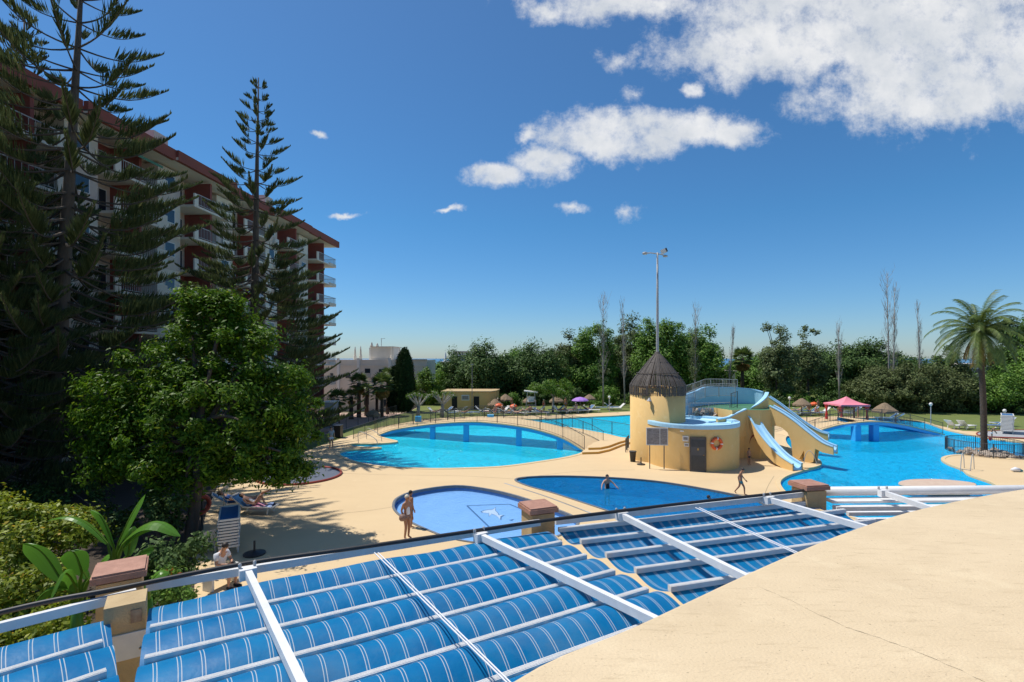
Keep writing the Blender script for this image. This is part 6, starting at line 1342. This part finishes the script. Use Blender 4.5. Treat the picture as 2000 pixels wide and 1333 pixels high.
m4 = Matrix.Rotation(R(72), 3, 'Z'); tag(MB().box(Vector((-8.98, 15.75, 0))+m4@Vector((0, -.51, .78)), (.085, .16, .012), R(72)).build('phone', 'dark'), 'dark phone in the hands of the seated man', 'phone')
def shoes(p, rz, pose, sc, m, label):
    mt = Matrix.Rotation(rz, 3, 'Z')
    for k in 'lr':
        a, b = Vector(p)+mt@(pose['an'+k]*sc), Vector(p)+mt@(pose['toe'+k]*sc); a.z = .045; b.z = .04; tag(MB().tube([a+(a-b)*.35, a, b, b+(b-a)*.25], [.04, .058, .055, .03], 8).build('shoe', m, None, True), label, 'shoe', 'dark shoes of the seated man')
shoes((-8.98, 15.75, 0), R(72), sit, 1.08, 'cloth_black', 'dark shoe on the foot of the seated man')
# sunbathers: local x runs from head to feet
lie = base_pose(pel=(0,0,.44), spi=(-.19,0,.50), che=(-.38,0,.62), nec=(-.50,0,.71), hd0=(-.58,0,.77), hd1=(-.63,0,.80), hd2=(-.69,0,.83), shl=(-.43,-.17,.64), shr=(-.43,.17,.64), ell=(-.22,-.27,.50), elr=(-.22,.27,.50), wrl=(0,-.24,.48), wrr=(.0,.24,.48), hal=(.07,-.22,.47), har=(.07,.22,.47),
   hipl=(.06,-.09,.44), hipr=(.06,.09,.44), knl=(.42,-.1,.46), knr=(.42,.1,.46), anl=(.80,-.09,.42), anr=(.80,.09,.42), toel=(.86,-.1,.52), toer=(.86,.1,.52))
leg = dict(lie); leg.update({k: Vector(v) for k, v in dict(knl=(.34,-.10,.86), anl=(.52,-.10,.46), toel=(.66,-.1,.42), knr=(.30,.08,.90), anr=(.66,-.02,1.02), toer=(.76,-.03,1.12)).items()})
person('dark haired sunbather with a leg crossed in the air on a pink towel', leg, lgA.location, R(-4), [('top','cloth_white','suit',1.03),('shorts','cloth_pink','trunks',1.03)], 'skin', 'hair_dark', 1.0, face=(0.5, 0, .85), hairlong=1)
person('sunbather in a hat lying on the second lounger', lie, lgB.location, R(28), [('top','cloth_blue','tee',1.0),('shorts','cloth_white','shorts',1.0)], 'skin', 'hair_dark', 1.0, face=(.5, 0, .85), hat='thatch')
rows = [[lgA.location+Vector((x, y, .385+.05*math.sin(x*9+y*5)+.03*math.cos(y*13) if abs(y) < .3 else .26)) for y in (-.36, -.31, -.2, 0, .2, .31, .36)] for x in [(-.1+1.0*i/14) for i in range(15)]]
mb = MB(); mb.grid(rows[:10]); tag(mb.build('pink_towel', 'cloth_pink', None, True), 'crumpled pink towel under the sunbather with the crossed leg', 'towel')
rows = [[p+Vector((.62, 0, .012)) for p in r_] for r_ in rows[:6]]; mb = MB(); mb.grid(rows); tag(mb.build('blue_towel', 'towel_blue', None, True), 'blue and white towel at the foot of the sunbather lounger', 'towel')
# far sunbathers: two body types copied, each with its own place
random.seed(3)
swim_m = ['cloth_blue', 'cloth_black', 'cloth_teal', 'red', 'cloth_pink', 'orange']
farp = []
for i, (kind, sk, cm) in enumerate((('lie','skin','cloth_blue'), ('lie','skin_tan','red'), ('sit','skin','cloth_pink'), ('sit','skin_tan','cloth_black'), ('stand','skin','red'), ('stand','skin_tan','cloth_blue'))):
    pose = {'lie': lie, 'sit': sit, 'stand': base_pose()}[kind]; farp.append((kind, person('x', pose, (0, 0, 0), 0, [('swimwear', cm, 'trunks' if i % 2 else 'suit', 1.03)], sk, 'hair_dark' if i % 2 else 'hair_blond', 1.0, fingers=False, face=(.5, 0, .85) if kind == 'lie' else (0, -1, 0))))
spotsP = [(852,811,0),(908,812,1),(956,811,0),(968,812,2),(980,808,3),(990,812,1),(1002,809,2),(1012,812,0),(1024,809,1),(1036,811,3),(1058,811,0),(1096,808,1),(1116,808,0),(1126,805,2),(1146,805,1),(972,803,4),(1000,801,5),(1062,806,4),(1105,801,5),(1556,808,0),(1580,808,3),(1592,812,2),(1640,820,4),(1668,821,5),(1676,816,4),(1598,806,5)]
cnt = {}
names_ = {'lie': 'lying', 'sit': 'sitting', 'stand': 'standing'}
for x, y, k in spotsP:
    kind, pr = farp[k]; right = x > 1400
    lab = ('distant bather %s near the pink gazebo and slides' if right else 'distant bather %s among the loungers by the hut')%names_[kind]+(' in '+['blue','red','pink','black','red','blue'][k]+' swimwear')
    p = G(x, y); place(pr, p, R(random.uniform(0, 360)) if kind != 'lie' else R(random.choice((0, 180))+random.uniform(-30, 30)), lab, 'distant bathers '+names_[kind]+(' by the gazebo' if right else ' by the hut')+' '+str(['blue','red','pink','black','red','blue'][k]))
for i, (x, y) in enumerate(((974, 806), (1003, 808), (1590, 803))):
    q = G(x, y); t = thing('beach_tent', ['orange red folded parasol shade left of the lifeguard chair', 'round orange shade beside the lifeguard chair', 'orange shade between the slides and the pink gazebo'][i], 'parasol', q); MB().tube([q, q+Vector((0, 0, 1.18))], .025, 5).build('pole', 'grey_metal', t); MB().lathe([(.5, .75), (.48, .95), (.33, 1.1), (.04, 1.2)], q, 10, .03, caps=False).build('canopy', 'orange', t)
